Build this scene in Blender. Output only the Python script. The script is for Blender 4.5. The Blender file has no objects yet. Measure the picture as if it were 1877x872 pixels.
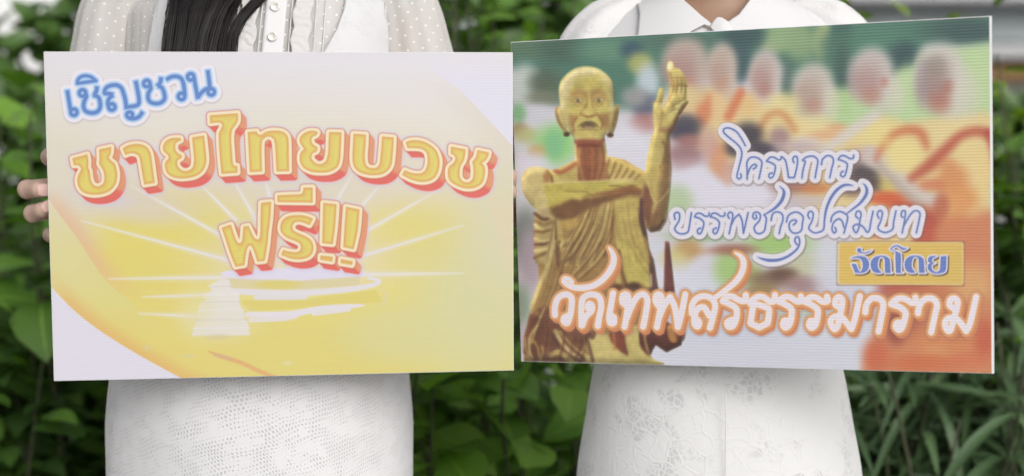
import bpy, bmesh, math, random
import numpy as np
from mathutils import Vector, Matrix, noise
PI = math.pi
rnd = random.Random(7)
SC = bpy.context.scene
# ---------------------------------------------------------------- camera
CZ = 1.08                                   # eye height of the photographer
cam_d = bpy.data.cameras.new('camera'); cam = bpy.data.objects.new('camera', cam_d); SC.collection.objects.link(cam)
cam.location = (0, 0, CZ); cam.rotation_euler = (PI / 2, 0, 0)
cam_d.lens = 50; cam_d.sensor_width = 36; cam_d.clip_start = .05; cam_d.clip_end = 2000
cam_d.dof.use_dof = True; cam_d.dof.focus_distance = 1.365; cam_d.dof.aperture_fstop = 2.7
SC.camera = cam
# ---------------------------------------------------------------- overcast daylight
EL, ROT = math.radians(30), math.radians(152)
wd = bpy.data.worlds.new('World'); SC.world = wd; wd.use_nodes = True
nt = wd.node_tree; nt.nodes.clear()
sky = nt.nodes.new('ShaderNodeTexSky'); sky.sky_type = 'NISHITA'; sky.sun_disc = False; sky.sun_elevation = EL; sky.sun_rotation = ROT
sky.air_density = 1.0; sky.dust_density = 4.0; sky.ozone_density = 1.0
hs = nt.nodes.new('ShaderNodeHueSaturation'); hs.inputs['Saturation'].default_value = .16
bg = nt.nodes.new('ShaderNodeBackground'); bg.inputs['Strength'].default_value = .15
wo = nt.nodes.new('ShaderNodeOutputWorld')
nt.links.new(sky.outputs[0], hs.inputs['Color']); nt.links.new(hs.outputs[0], bg.inputs[0]); nt.links.new(bg.outputs[0], wo.inputs[0])
sd = bpy.data.lights.new('sun', 'SUN'); sun = bpy.data.objects.new('sun', sd); SC.collection.objects.link(sun)
sd.energy = .9; sd.angle = math.radians(75); sd.color = (1, .965, .92)
dirv = Vector((math.sin(ROT) * math.cos(EL), math.cos(ROT) * math.cos(EL), math.sin(EL)))
sun.rotation_euler = dirv.to_track_quat('Z', 'Y').to_euler(); sun.location = dirv * 20
SC.view_settings.view_transform = 'Standard'; SC.view_settings.look = 'None'; SC.view_settings.gamma = 1
SC.view_settings.exposure = .0
SC.cycles.use_denoising = True
SC.cycles.max_bounces = 8; SC.cycles.transparent_max_bounces = 12

# ---------------------------------------------------------------- materials
def lin(c):
    return tuple((v / 12.92 if v <= .04045 else ((v + .055) / 1.055) ** 2.4) for v in (x / 255 for x in c)) + (1,)
class Mat:
    def __init__(s, name, rough=.7, col=(.5, .5, .5, 1)):
        s.m = bpy.data.materials.new(name); s.m.use_nodes = True; s.t = s.m.node_tree; s.n = s.t.nodes
        s.b = s.n['Principled BSDF']; s.out = s.n['Material Output']
        s.b.inputs['Roughness'].default_value = rough; s.b.inputs['Base Color'].default_value = col
    def N(s, typ, **k):
        n = s.n.new('ShaderNode' + typ)
        for a, v in k.items():
            if a in n.inputs: n.inputs[a].default_value = v
            else: setattr(n, a, v)
        return n
    def L(s, a, b): s.t.links.new(a, b)
    def ramp(s, fac, stops, interp='LINEAR'):
        r = s.N('ValToRGB'); r.color_ramp.interpolation = interp
        while len(r.color_ramp.elements) < len(stops): r.color_ramp.elements.new(.5)
        for e, (p, c) in zip(r.color_ramp.elements, stops):
            e.position = p; e.color = c if len(c) == 4 else tuple(c) + (1,)
        s.L(fac, r.inputs[0]); return r.outputs[0]
    def mix(s, f, a, b, mode='MIX'):
        n = s.N('MixRGB', blend_type=mode)
        for v, i in ((f, 0), (a, 1), (b, 2)):
            if isinstance(v, (int, float, tuple)): n.inputs[i].default_value = v
            else: s.L(v, n.inputs[i])
        return n.outputs[0]
    def math(s, op, a, b=0., c=None):
        n = s.N('Math', operation=op)
        for v, i in ((a, 0), (b, 1), (c, 2)):
            if v is None: continue
            if isinstance(v, (int, float)): n.inputs[i].default_value = v
            else: s.L(v, n.inputs[i])
        return n.outputs[0]
    def coord(s, kind='Object', scale=(1, 1, 1), rot=(0, 0, 0)):
        tc = s.N('TexCoord'); mp = s.N('Mapping'); mp.inputs['Scale'].default_value = scale; mp.inputs['Rotation'].default_value = rot
        s.L(tc.outputs[kind], mp.inputs[0]); return mp.outputs[0]
    def noise(s, vec, scale, detail=3, rough=.5, dist=0.):
        n = s.N('TexNoise', Scale=scale, Detail=detail, Roughness=rough, Distortion=dist)
        if vec is not None: s.L(vec, n.inputs['Vector'])
        return n.outputs['Fac']
    def bump(s, h, strength, dist):
        b = s.N('Bump', Strength=strength, Distance=dist); s.L(h, b.inputs['Height']); s.L(b.outputs[0], s.b.inputs['Normal']); return b
    def col(s, c): s.L(c, s.b.inputs['Base Color'])

def leaf_mat(name, dark, mid, light, rough=.38, trans=.22):
    m = Mat(name, rough)
    oi = m.N('ObjectInfo'); geo = m.N('NewGeometry')
    r = m.math('FRACT', m.math('ADD', oi.outputs['Random'], geo.outputs['Random Per Island']))
    base = m.ramp(r, [(0, dark), (.5, mid), (.76, mid), (1, light)])
    uv = m.coord('UV'); sx = m.N('SeparateXYZ'); m.L(uv, sx.inputs[0])
    d = m.math('ABSOLUTE', m.math('SUBTRACT', sx.outputs[0], .5))
    rib = m.math('LESS_THAN', d, .025)
    w = m.N('TexWave', Scale=5.5, Distortion=.6); w.wave_type = 'BANDS'; w.bands_direction = 'Y'
    cmb = m.N('CombineXYZ'); m.L(m.math('ADD', sx.outputs[1], m.math('MULTIPLY', d, -.8)), cmb.inputs[1]); m.L(cmb.outputs[0], w.inputs['Vector'])
    c = m.mix(m.math('MULTIPLY', w.outputs['Fac'], .12), base, (light[0], light[1], light[2], 1))
    c = m.mix(m.math('MULTIPLY', rib, .5), c, (min(1, light[0] * 1.4), min(1, light[1] * 1.3), light[2] * 1.5, 1))
    c = m.mix(m.math('MULTIPLY', m.noise(m.coord('Object'), 40, 2), .25), c, (dark[0], dark[1], dark[2], 1))
    m.col(c); m.bump(w.outputs['Fac'], .25, .002)
    m.b.inputs['Specular IOR Level'].default_value = .55
    tr = m.N('BsdfTranslucent'); m.L(m.mix(1., c, (1.4, 1.5, .5, 1), 'MULTIPLY'), tr.inputs[0])
    mx = m.N('MixShader'); mx.inputs[0].default_value = trans
    m.L(m.b.outputs[0], mx.inputs[1]); m.L(tr.outputs[0], mx.inputs[2]); m.L(mx.outputs[0], m.out.inputs[0])
    return m.m

# ---------------------------------------------------------------- object helpers
COL = SC.collection
def link(name, me, mat=None, parent=None, smooth=True):
    o = bpy.data.objects.new(name, me); COL.objects.link(o)
    if mat is not None and not me.materials: me.materials.append(mat)
    if parent is not None: o.parent = parent
    if smooth and len(me.polygons): me.polygons.foreach_set('use_smooth', [True] * len(me.polygons))
    return o
def mesh(name, verts, faces, uvs=None):
    me = bpy.data.meshes.new(name); me.from_pydata([tuple(v) for v in verts], [], faces); me.update()
    if uvs is not None:
        uv = me.uv_layers.new(name='UVMap'); vi = np.empty(len(me.loops), np.int32); me.loops.foreach_get('vertex_index', vi)
        uv.data.foreach_set('uv', np.asarray(uvs, np.float32)[vi].ravel())
    return me
def empty(name, loc, label, cat, group=None):
    o = bpy.data.objects.new(name, None); COL.objects.link(o); o.location = loc; o.empty_display_size = .1
    o['label'] = label; o['category'] = cat
    if group: o['group'] = group
    return o
def keep(o, parent):
    """parent a mesh written in world coordinates"""
    o.parent = parent; o.matrix_parent_inverse = Matrix.Translation(-Vector(parent.location)); return o
def joined(parts):
    V, F, U = [], [], []
    for v, f, u in parts:
        b = len(V); V += list(v); F += [tuple(i + b for i in q) for q in f]; U += list(u)
    return V, F, U
def tube(path, rad, n=8, cap=True):
    """closed tapering tube along a list of points; rad scalar, list, or list of (a, b) ellipse radii"""
    P = [Vector(p) for p in path]; m = len(P)
    R = [rad] * m if isinstance(rad, (int, float)) else list(rad)
    V, F, U = [], [], []; side = None
    for i, p in enumerate(P):
        t = (P[min(i + 1, m - 1)] - P[max(i - 1, 0)]).normalized()
        if side is None: side = t.cross(Vector((0, 1, 0)) if abs(t.y) < .9 else Vector((1, 0, 0))).normalized()
        side = (side - t * side.dot(t)).normalized(); up = t.cross(side)
        ra, rb = (R[i], R[i]) if isinstance(R[i], (int, float)) else R[i]
        for k in range(n):
            a = 2 * PI * k / n; V.append(p + side * math.cos(a) * ra + up * math.sin(a) * rb); U.append((k / n, i / max(1, m - 1)))
    for i in range(m - 1):
        for k in range(n):
            a, b = i * n + k, i * n + (k + 1) % n; F.append((a, b, b + n, a + n))
    if cap:
        F.append(tuple(range(n))[::-1]); F.append(tuple(range((m - 1) * n, m * n)))
    return V, F, U
def loft(rings, n=64, cap=True, p=2.0, fn=None, sub=4):
    """horizontal rings (z, cx, cy, rx, ry) smoothly interpolated; fn(angle, z) adds to the radius"""
    R = np.array(rings, float); Q = spline(R, False, sub); V, F, U = [], [], []
    L = 0
    for i, (z, cx, cy, rx, ry) in enumerate(Q):
        if i: L += abs(Q[i][0] - Q[i - 1][0])
        for k in range(n):
            a = 2 * PI * k / n; c, s = math.cos(a), math.sin(a)
            c, s = math.copysign(abs(c) ** (2 / p), c), math.copysign(abs(s) ** (2 / p), s)
            d = fn(a, z) if fn else 0
            V.append(Vector((cx + (rx + d) * c, cy + (ry + d) * s, z))); U.append((a * .14, L))
    m = len(Q)
    for i in range(m - 1):
        for k in range(n):
            a, b = i * n + k, i * n + (k + 1) % n; F.append((a, b, b + n, a + n))
    if cap: F.append(tuple(range(n))[::-1]); F.append(tuple(range((m - 1) * n, m * n)))
    return V, F, U
def ball(c, r, n=16, m=10):
    V, F, U = [], [], []
    rx, ry, rz = (r, r, r) if isinstance(r, (int, float)) else r
    for i in range(m + 1):
        t = PI * i / m
        for k in range(n):
            a = 2 * PI * k / n
            V.append(Vector(c) + Vector((rx * math.sin(t) * math.cos(a), ry * math.sin(t) * math.sin(a), rz * math.cos(t)))); U.append((k / n, i / m))
    for i in range(m):
        for k in range(n):
            a, b = i * n + k, i * n + (k + 1) % n; F.append((a, a + n, b + n, b))
    return V, F, U
def fused(parts, voxel, smooth_it=4):
    """melt overlapping closed shapes into one continuous skin; returns verts, faces"""
    V, F, U = joined(parts); me = mesh('tmp', V, F); o = bpy.data.objects.new('tmp', me); COL.objects.link(o)
    r = o.modifiers.new('r', 'REMESH'); r.mode = 'VOXEL'; r.voxel_size = voxel
    s = o.modifiers.new('s', 'SMOOTH'); s.factor = .5; s.iterations = smooth_it
    dg = bpy.context.evaluated_depsgraph_get(); e = o.evaluated_get(dg); m2 = e.to_mesh()
    co = np.empty(len(m2.vertices) * 3, np.float32); m2.vertices.foreach_get('co', co)
    fs = [tuple(p.vertices) for p in m2.polygons]; vs = [tuple(c) for c in co.reshape(-1, 3)]
    e.to_mesh_clear(); bpy.data.objects.remove(o); bpy.data.meshes.remove(me)
    return vs, fs
def lerp(a, b, t): return a + (b - a) * t
# ---------------------------------------------------------------- printed artwork (numpy painter)
class Art:
    """a small painter: works in plain 'print' coordinates, S samples per unit"""
    def __init__(s, x0, y0, x1, y1, S):
        s.x0, s.y0, s.S = x0, y0, S
        s.W, s.H = int((x1 - x0) * S), int((y1 - y0) * S)
        s.X, s.Y = np.meshgrid((np.arange(s.W) + .5) / S + x0, (np.arange(s.H) + .5) / S + y0)
        s.X = s.X.astype(np.float32); s.Y = s.Y.astype(np.float32)
        s.I = np.zeros((s.H, s.W, 3), np.float32)
    def win(s, pts, m):
        p = np.asarray(pts, float)
        a = max(0, int((p[:, 0].min() - m - s.x0) * s.S)); b = min(s.W, int((p[:, 0].max() + m - s.x0) * s.S) + 2)
        c = max(0, int((p[:, 1].min() - m - s.y0) * s.S)); d = min(s.H, int((p[:, 1].max() + m - s.y0) * s.S) + 2)
        return slice(c, max(c, d)), slice(a, max(a, b))
    def put(s, w, al, col):
        al = np.clip(al, 0, 1)[..., None]
        s.I[w] = s.I[w] * (1 - al) + np.asarray(col, np.float32) * al
    def fill(s, pts, col, soft=.7, a=1., grow=0., smooth=0):
        if smooth: pts = spline(pts, True, smooth)
        w = s.win(pts, soft * 2 + 2 + grow)
        D = sd_poly(s.X[w], s.Y[w], pts) - grow
        s.put(w, a * ramp(-D / soft), col)
    def line(s, pts, wd, col, soft=.7, a=1., smooth=5, taper=None):
        if smooth and len(pts) > 2: pts = spline(pts, False, smooth)
        w = s.win(pts, wd + soft * 2 + 2)
        r = None
        if taper is not None: r = np.interp(np.linspace(0, 1, len(pts)), np.linspace(0, 1, len(taper)), taper) * wd * .5
        D = sd_line(s.X[w], s.Y[w], pts, r if r is not None else wd * .5)
        s.put(w, a * ramp(-D / soft), col)
    def blob(s, cx, cy, rx, ry, col, a=1., soft=.5, rot=0):
        m = max(rx, ry) * (1 + soft) + 2
        w = s.win([(cx - m, cy - m), (cx + m, cy + m)], 0)
        x, y = s.X[w] - cx, s.Y[w] - cy
        c, q = math.cos(math.radians(rot)), math.sin(math.radians(rot))
        r = np.sqrt(((x * c + y * q) / rx) ** 2 + ((y * c - x * q) / ry) ** 2)
        s.put(w, a * sstep((1 + soft - r) / (2 * soft)), col)
    def blur(s, r):
        n = max(1, int(r * s.S)); I = s.I
        for ax in (0, 1):
            for _ in range(3):
                P = np.concatenate([np.repeat(np.take(I, [0], ax), n + 1, ax), I, np.repeat(np.take(I, [-1], ax), n, ax)], ax)
                c = np.cumsum(P, axis=ax, dtype=np.float64)
                k = 2 * n + 1; L = I.shape[ax]
                I = ((np.take(c, range(k, k + L), ax) - np.take(c, range(0, L), ax)) / k).astype(np.float32)
        s.I = I

def ramp(t): return np.clip(t * .5 + .5, 0, 1)
def sstep(t):
    t = np.clip(t, 0, 1); return t * t * (3 - 2 * t)
def spline(pts, closed, n):
    p = np.asarray(pts, float); m = len(p); out = []
    for i in range(m if closed else m - 1):
        if closed: a, b, c, d = p[(i - 1) % m], p[i], p[(i + 1) % m], p[(i + 2) % m]
        else: a, b, c, d = p[max(i - 1, 0)], p[i], p[i + 1], p[min(i + 2, m - 1)]
        for k in range(n):
            t = k / n
            out.append(.5 * (2 * b + (c - a) * t + (2 * a - 5 * b + 4 * c - d) * t * t + (3 * b - a - 3 * c + d) * t ** 3))
    if not closed: out.append(p[-1])
    return np.array(out)
def soften(pts, corner=40, n=4):
    """round an outline but keep its real corners"""
    p = np.asarray(pts, float); m = len(p); a = p - np.roll(p, 1, 0); b = np.roll(p, -1, 0) - p
    ang = np.degrees(np.abs(np.arctan2(a[:, 0] * b[:, 1] - a[:, 1] * b[:, 0], (a * b).sum(1))))
    la, lb = np.hypot(*a.T), np.hypot(*b.T)
    k = [i for i in range(m) if ang[i] > corner + (25 if min(la[i], lb[i]) < 8 else 0)]
    if not k: return spline(p, True, n)
    out = []
    for i, s in enumerate(k):
        e = k[(i + 1) % len(k)]; idx = [(s + j) % m for j in range(((e - s) % m or m) + 1)]
        seg = p[idx]
        out += list(spline(seg, False, n)[:-1]) if len(seg) > 2 else [seg[0]]
    return np.array(out)
def sd_line(X, Y, pts, r):
    D = np.full(X.shape, 1e4, np.float32)
    rr = np.full(len(pts), r, float) if np.isscalar(r) else r
    for i in range(len(pts) - 1):
        (ax, ay), (bx, by) = pts[i], pts[i + 1]
        dx, dy = bx - ax, by - ay; L = dx * dx + dy * dy + 1e-9
        t = np.clip(((X - ax) * dx + (Y - ay) * dy) / L, 0, 1)
        np.minimum(D, np.hypot(X - ax - t * dx, Y - ay - t * dy) - (rr[i] + (rr[i + 1] - rr[i]) * t), out=D)
    return D
def sd_poly(X, Y, pts):
    pts = [tuple(p) for p in pts]
    d = np.full(X.shape, 1e9, np.float32); ins = np.zeros(X.shape, bool)
    n = len(pts)
    for i in range(n):
        (ax, ay), (bx, by) = pts[i], pts[(i + 1) % n]
        dx, dy = bx - ax, by - ay; L = dx * dx + dy * dy + 1e-9
        t = np.clip(((X - ax) * dx + (Y - ay) * dy) / L, 0, 1)
        np.minimum(d, (X - ax - t * dx) ** 2 + (Y - ay - t * dy) ** 2, out=d)
        if ay != by:
            c = ((Y < ay) != (Y < by)) & (X < (bx - ax) * (Y - ay) / (by - ay) + ax)
            ins ^= c
    d = np.sqrt(d)
    return np.where(ins, -d, d)
def tile(x0, y0, s):
    return lambda *v: [(x0 + v[i] / s, y0 + v[i + 1] / s) for i in range(0, len(v), 2)]
def ring(cx, cy, r): return [cc for k in range(13) for cc in (cx + r * math.cos(k * math.pi / 6), cy + r * math.sin(k * math.pi / 6))]

class Field:
    """a signed distance field gathered from many strokes or outlines"""
    def __init__(s, art, x0, y0, x1, y1):
        s.a = art; s.w = art.win([(x0, y0), (x1, y1)], 0)
        s.X, s.Y = art.X[s.w], art.Y[s.w]; s.D = np.full(s.X.shape, 1e3, np.float32)
    def sub(s, pts, m=20):
        p = np.asarray(pts, float); S = s.a.S; bx, by = s.X[0, 0], s.Y[0, 0]
        a = max(0, int((p[:, 0].min() - m - bx) * S)); b = int((p[:, 0].max() + m - bx) * S) + 2
        c = max(0, int((p[:, 1].min() - m - by) * S)); d = int((p[:, 1].max() + m - by) * S) + 2
        return slice(c, max(c, d)), slice(a, max(a, b))
    def stroke(s, pts, w, n=5, taper=None):
        if n and len(pts) > 2: pts = spline(pts, False, n)
        r = w * .5
        if taper is not None: r = np.interp(np.linspace(0, 1, len(pts)), np.linspace(0, 1, len(taper)), taper) * w * .5
        q = s.sub(pts); s.D[q] = np.minimum(s.D[q], sd_line(s.X[q], s.Y[q], pts, r))
    def butt(s, pts, w, n=6):
        """stroke with square ends"""
        if n and len(pts) > 2: pts = spline(pts, False, n)
        p = np.asarray(pts, float)
        t = p[1:] - p[:-1]; t /= np.linalg.norm(t, axis=1)[:, None] + 1e-9
        nn = np.stack([-t[:, 1], t[:, 0]], 1)
        nv = np.vstack([nn[:1], nn[1:] + nn[:-1], nn[-1:]]); nv /= np.linalg.norm(nv, axis=1)[:, None] + 1e-9
        s.poly(np.vstack([p + nv * w * .5, (p - nv * w * .5)[::-1]]))
    def poly(s, pts):
        q = s.sub(pts); s.D[q] = np.minimum(s.D[q], sd_poly(s.X[q], s.Y[q], pts))
    def paint(s, off, col, soft=.7, a=1.): s.a.put(s.w, a * ramp((off - s.D) / soft), col)
    def shifted(s, dx, dy):
        S = s.a.S; ix, iy = int(round(dx * S)), int(round(dy * S)); E = np.full_like(s.D, 1e3)
        E[iy:, ix:] = s.D[:s.D.shape[0] - iy, :s.D.shape[1] - ix]
        return E
    def swept(s, dx, dy, n=10):
        E = s.D.copy()
        for k in range(1, n + 1): E = np.minimum(E, s.shifted(dx * k / n, dy * k / n))
        return E

def paint_board_one(S):
    A = Art(74, 88, 950, 704, S); X, Y = A.X, A.Y
    # ground colours of the print
    ys = [88, 140, 220, 300, 350, 400, 460, 704]
    A.I[..., 0] = np.interp(Y, ys, [219, 220, 221, 219, 218, 219, 219, 219])
    A.I[..., 1] = np.interp(Y, ys, [217, 217, 216, 211, 207, 206, 206, 204])
    A.I[..., 2] = np.interp(Y, ys, [225, 221, 210, 193, 168, 137, 116, 112])
    A.blob(480, 300, 420, 110, (219, 212, 204), .6, .7); A.blob(540, 470, 330, 170, (224, 212, 128), .55, .8); A.blob(540, 455, 150, 70, (228, 222, 196), .5, .8)
    A.blob(480, 345, 340, 60, (206, 198, 214), .45, .7)
    A.blob(300, 440, 190, 80, (218, 204, 104), .8, .6); A.blob(760, 440, 110, 60, (218, 204, 112), .7, .6)
    A.blob(250, 560, 110, 90, (216, 202, 110), .5, .6); A.blob(600, 640, 230, 60, (216, 203, 118), .7, .6)
    A.blob(880, 560, 120, 150, (208, 206, 158), .9, .7); A.blob(930, 400, 80, 120, (210, 205, 178), .8, .7)
    A.blob(720, 610, 90, 50, (208, 206, 152), .6, .6)
    A.blob(110, 360, 70, 120, (215, 208, 190), .8, .8)
    A.blob(240, 375, 110, 30, (208, 198, 206), .6, .6, 8)
    # long faint arcs
    arc = [(60, 310), (94, 372), (142, 436), (190, 507), (242, 553), (330, 625), (420, 690)]
    D = sd_poly(X, Y, np.vstack([spline(arc, False, 8), [(420, 760), (30, 760), (30, 310)]]))
    A.put((slice(None), slice(None)), .62 * (D > 0) * sstep(1 - D / 42) * sstep((Y - 330) / 60) * sstep((562 - Y) / 90) + .12 * np.exp(-(D / 1.2) ** 2) * (Y < 540) * (Y > 400), (219, 170, 138))
    A.put((slice(None), slice(None)), .75 * ramp(-D / .8) * sstep((Y - 320) / 160) * sstep((640 - Y) / 150), (213, 206, 146))
    corner = np.vstack([spline([(88, 518), (130, 562), (180, 602), (250, 646), (335, 692), (380, 712)], False, 8), [(60, 712), (60, 500)]])
    D = sd_poly(X, Y, corner)
    A.put((slice(None), slice(None)), .75 * (D > 0) * sstep(1 - D / 34) * sstep((X - 80) / 60), (219, 172, 104))
    A.put((slice(None), slice(None)), ramp(-D / .7), (216, 213, 226))
    top = np.vstack([spline([(735, 84), (790, 128), (840, 163), (900, 224), (940, 268), (960, 300)], False, 8), [(980, 80)]])
    D = sd_poly(X, Y, top)
    A.put((slice(None), slice(None)), .5 * (D > 0) * sstep(1 - D / 60) * sstep((Y - 120) / 90), (213, 203, 192))
    A.put((slice(None), slice(None)), ramp(-D / .8) * sstep((Y - 96) / 60), (219, 216, 232))
    D = sd_poly(X, Y, np.vstack([spline([(884, 330), (912, 420), (925, 470), (946, 520)], False, 8), [(970, 520), (970, 330)]]))
    A.put((slice(None), slice(None)), .3 * ramp(-D / 1) * sstep((Y - 330) / 60) * sstep((540 - Y) / 60), (222, 200, 168))
    # rays
    def ray(x0, y0, x1, y1, w=3.4, a=.85):
        w *= 1.15
        A.line([(x0, y0), ((x0 + x1) / 2, (y0 + y1) / 2), (x1, y1)], w * 2.6, (222, 214, 200), 3, a * .45, 3, [.2, 1, 1.4])
        A.line([(x0, y0), ((x0 + x1) / 2, (y0 + y1) / 2), (x1, y1)], w, (222, 220, 230), 1.6, a, 3, [.1, .8, 1.2])
    ray(240, 340, 412, 434, 4); ray(150, 404, 424, 477, 4.2); ray(366, 336, 432, 402, 4); ray(426, 326, 470, 402, 4); ray(486, 330, 495, 360, 4)
    ray(645, 320, 616, 370, 3.4); ray(698, 338, 660, 380, 3.4); ray(800, 350, 672, 422, 3.8); ray(850, 412, 665, 468, 4); ray(850, 500, 640, 502, 4.6); ray(200, 510, 420, 507, 4.4)
    ray(262, 543, 390, 539, 4); ray(255, 573, 392, 580, 4.4)
    A.blob(545, 470, 170, 60, (218, 208, 214), .45, .6)
    # podium with steps
    A.fill([(405, 500), (430, 494), (540, 490), (650, 492), (668, 500), (655, 508), (560, 513), (440, 512)], (216, 212, 230), 1.2, 1, 0, 3)
    A.fill([(408, 508), (540, 514), (662, 505), (658, 522), (560, 529), (430, 528)], (211, 200, 158), 2, .9)
    A.blob(510, 520, 40, 8, (214, 200, 96), .7, .5)
    A.line([(425, 532), (520, 536), (620, 531), (680, 522), (696, 514), (676, 508)], 11, (218, 214, 224), 1.5, .95, 5, [1, 1, 1, .8, .7, .5])
    A.line([(470, 544), (520, 546), (560, 543)], 9, (216, 212, 222), 1.5, .9)
    A.fill([(440, 549), (560, 548), (600, 540), (690, 530), (700, 552), (600, 560), (460, 568)], (214, 200, 108), 2.2, .85)
    A.line([(704, 532), (708, 545), (703, 556)], 6, (210, 204, 176), 3, .6)
    A.line([(455, 575), (530, 574), (590, 564), (640, 560), (668, 558)], 9, (220, 216, 226), 1.3, .95, 5, [1.2, 1.3, 1.2, 1, .3])
    A.line([(460, 585), (520, 583), (545, 577)], 8, (219, 214, 224), 1.3, .9)
    A.line([(575, 574), (610, 570), (640, 566)], 7, (219, 214, 224), 1.3, .9)
    A.fill([(398, 514), (410, 509), (421, 511), (424, 529), (439, 533), (440, 555), (448, 572), (449, 583), (455, 588), (459, 613), (352, 614), (359, 588), (372, 583), (362, 577), (366, 556), (378, 548), (372, 540), (388, 530), (382, 522)], (222, 218, 216), 2., .95); A.blob(400, 590, 62, 30, (220, 214, 196), .5, .7); A.blob(360, 560, 30, 40, (220, 212, 160), .5, .7)
    for k, (x0, x1, y) in enumerate([(386, 430, 524), (376, 440, 538), (368, 444, 552), (364, 449, 567), (358, 454, 585), (354, 458, 600)]):
        A.line([(x0, y), (x1, y - 1)], 1.6, (226, 222, 232) if k % 2 else (206, 200, 198), 1, .8)
    A.blob(400, 616, 22, 5, (205, 190, 150), .5, .6)
    A.line([(381, 641), (402, 650), (440, 662), (475, 678), (506, 690)], 9, (217, 168, 108), 1.2, .9, 5, [.1, .9, .9, .9, .7])
    A.line([(395, 649), (425, 656)], 5, (206, 172, 140), 1.4, .8)
    for cx, cy, rx, ry, c in [(346, 650, 12, 3, (205, 195, 160)), (270, 636, 5, 6, (206, 200, 170)), (528, 664, 8, 4, (222, 216, 190)), (215, 370, 30, 10, (208, 200, 214))]:
        A.blob(cx, cy, rx, ry, c, .5, .7)
    # greeting line, blue looped letters on a white cloud
    F = Field(A, 100, 105, 420, 245); T = tile(100, 110, 6.055); W = 7.2
    R = lambda cx, cy, r=36: F.stroke(T(*ring(cx, cy, r)), W * .93, 2)
    F.butt(T(138, 338, 155, 440, 172, 540, 178, 570), W); R(212, 580)
    R(308, 368); F.butt(T(340, 385, 352, 405, 328, 460, 320, 520, 345, 568, 400, 588, 462, 580, 500, 540, 505, 480, 488, 420, 452, 398, 426, 394), W); F.butt(T(436, 396, 462, 345, 468, 294), W)
    F.stroke(T(252, 262, 256, 225, 290, 190, 340, 178, 400, 190, 448, 226, 456, 234), W * .85); F.stroke(T(250, 262, 455, 233), W * .85, 0)
    F.butt(T(650, 388, 590, 374, 556, 372, 558, 335, 582, 303, 630, 284, 690, 282, 738, 312, 765, 375, 785, 450, 796, 548), W)
    F.butt(T(776, 524, 880, 514, 928, 492, 936, 440, 920, 340, 898, 234), W)
    F.butt(T(648, 392, 604, 428, 590, 480, 598, 520), W); R(634, 522)
    R(832, 610, 33); F.butt(T(812, 640, 872, 652, 935, 630, 978, 574), W)
    R(1022, 264); F.butt(T(1056, 275, 1066, 318, 1040, 370, 1038, 430, 1065, 470, 1120, 485, 1180, 474, 1220, 430, 1214, 365, 1190, 310, 1148, 292), W); F.butt(T(1135, 292, 1170, 255, 1182, 194), W)
    F.butt(T(1238, 222, 1290, 192, 1350, 185, 1400, 205, 1425, 250, 1438, 320, 1445, 400), W); R(1408, 406)
    R(1510, 190); F.butt(T(1546, 196, 1562, 290, 1578, 370, 1590, 434), W); F.butt(T(1590, 418, 1622, 372, 1672, 330, 1728, 308), W)
    F.butt(T(1698, 116, 1712, 220, 1724, 320), W); R(1738, 356)
    sh = F.shifted(.8, 1.4)
    A.put(F.w, .38 * sstep((12.5 - sh) / 3), (160, 152, 168))
    F.paint(9.6, (228, 223, 234), .7); F.paint(3.9, (192, 212, 238), .8); F.paint(2.7, (160, 194, 230), .7); F.paint(-.1, (86, 126, 194), .6)
    # big headline letters, yellow with cream rim and red sides
    F = Field(A, 118, 195, 946, 522)
    t2, t3, t4, t5, t6, t7, t8 = tile(120, 200, 4.59), tile(290, 190, 4.59), tile(440, 190, 4.59), tile(630, 220, 6.707), tile(720, 230, 5.815), tile(400, 330, 4.7125), tile(500, 330, 4.7158)
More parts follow.
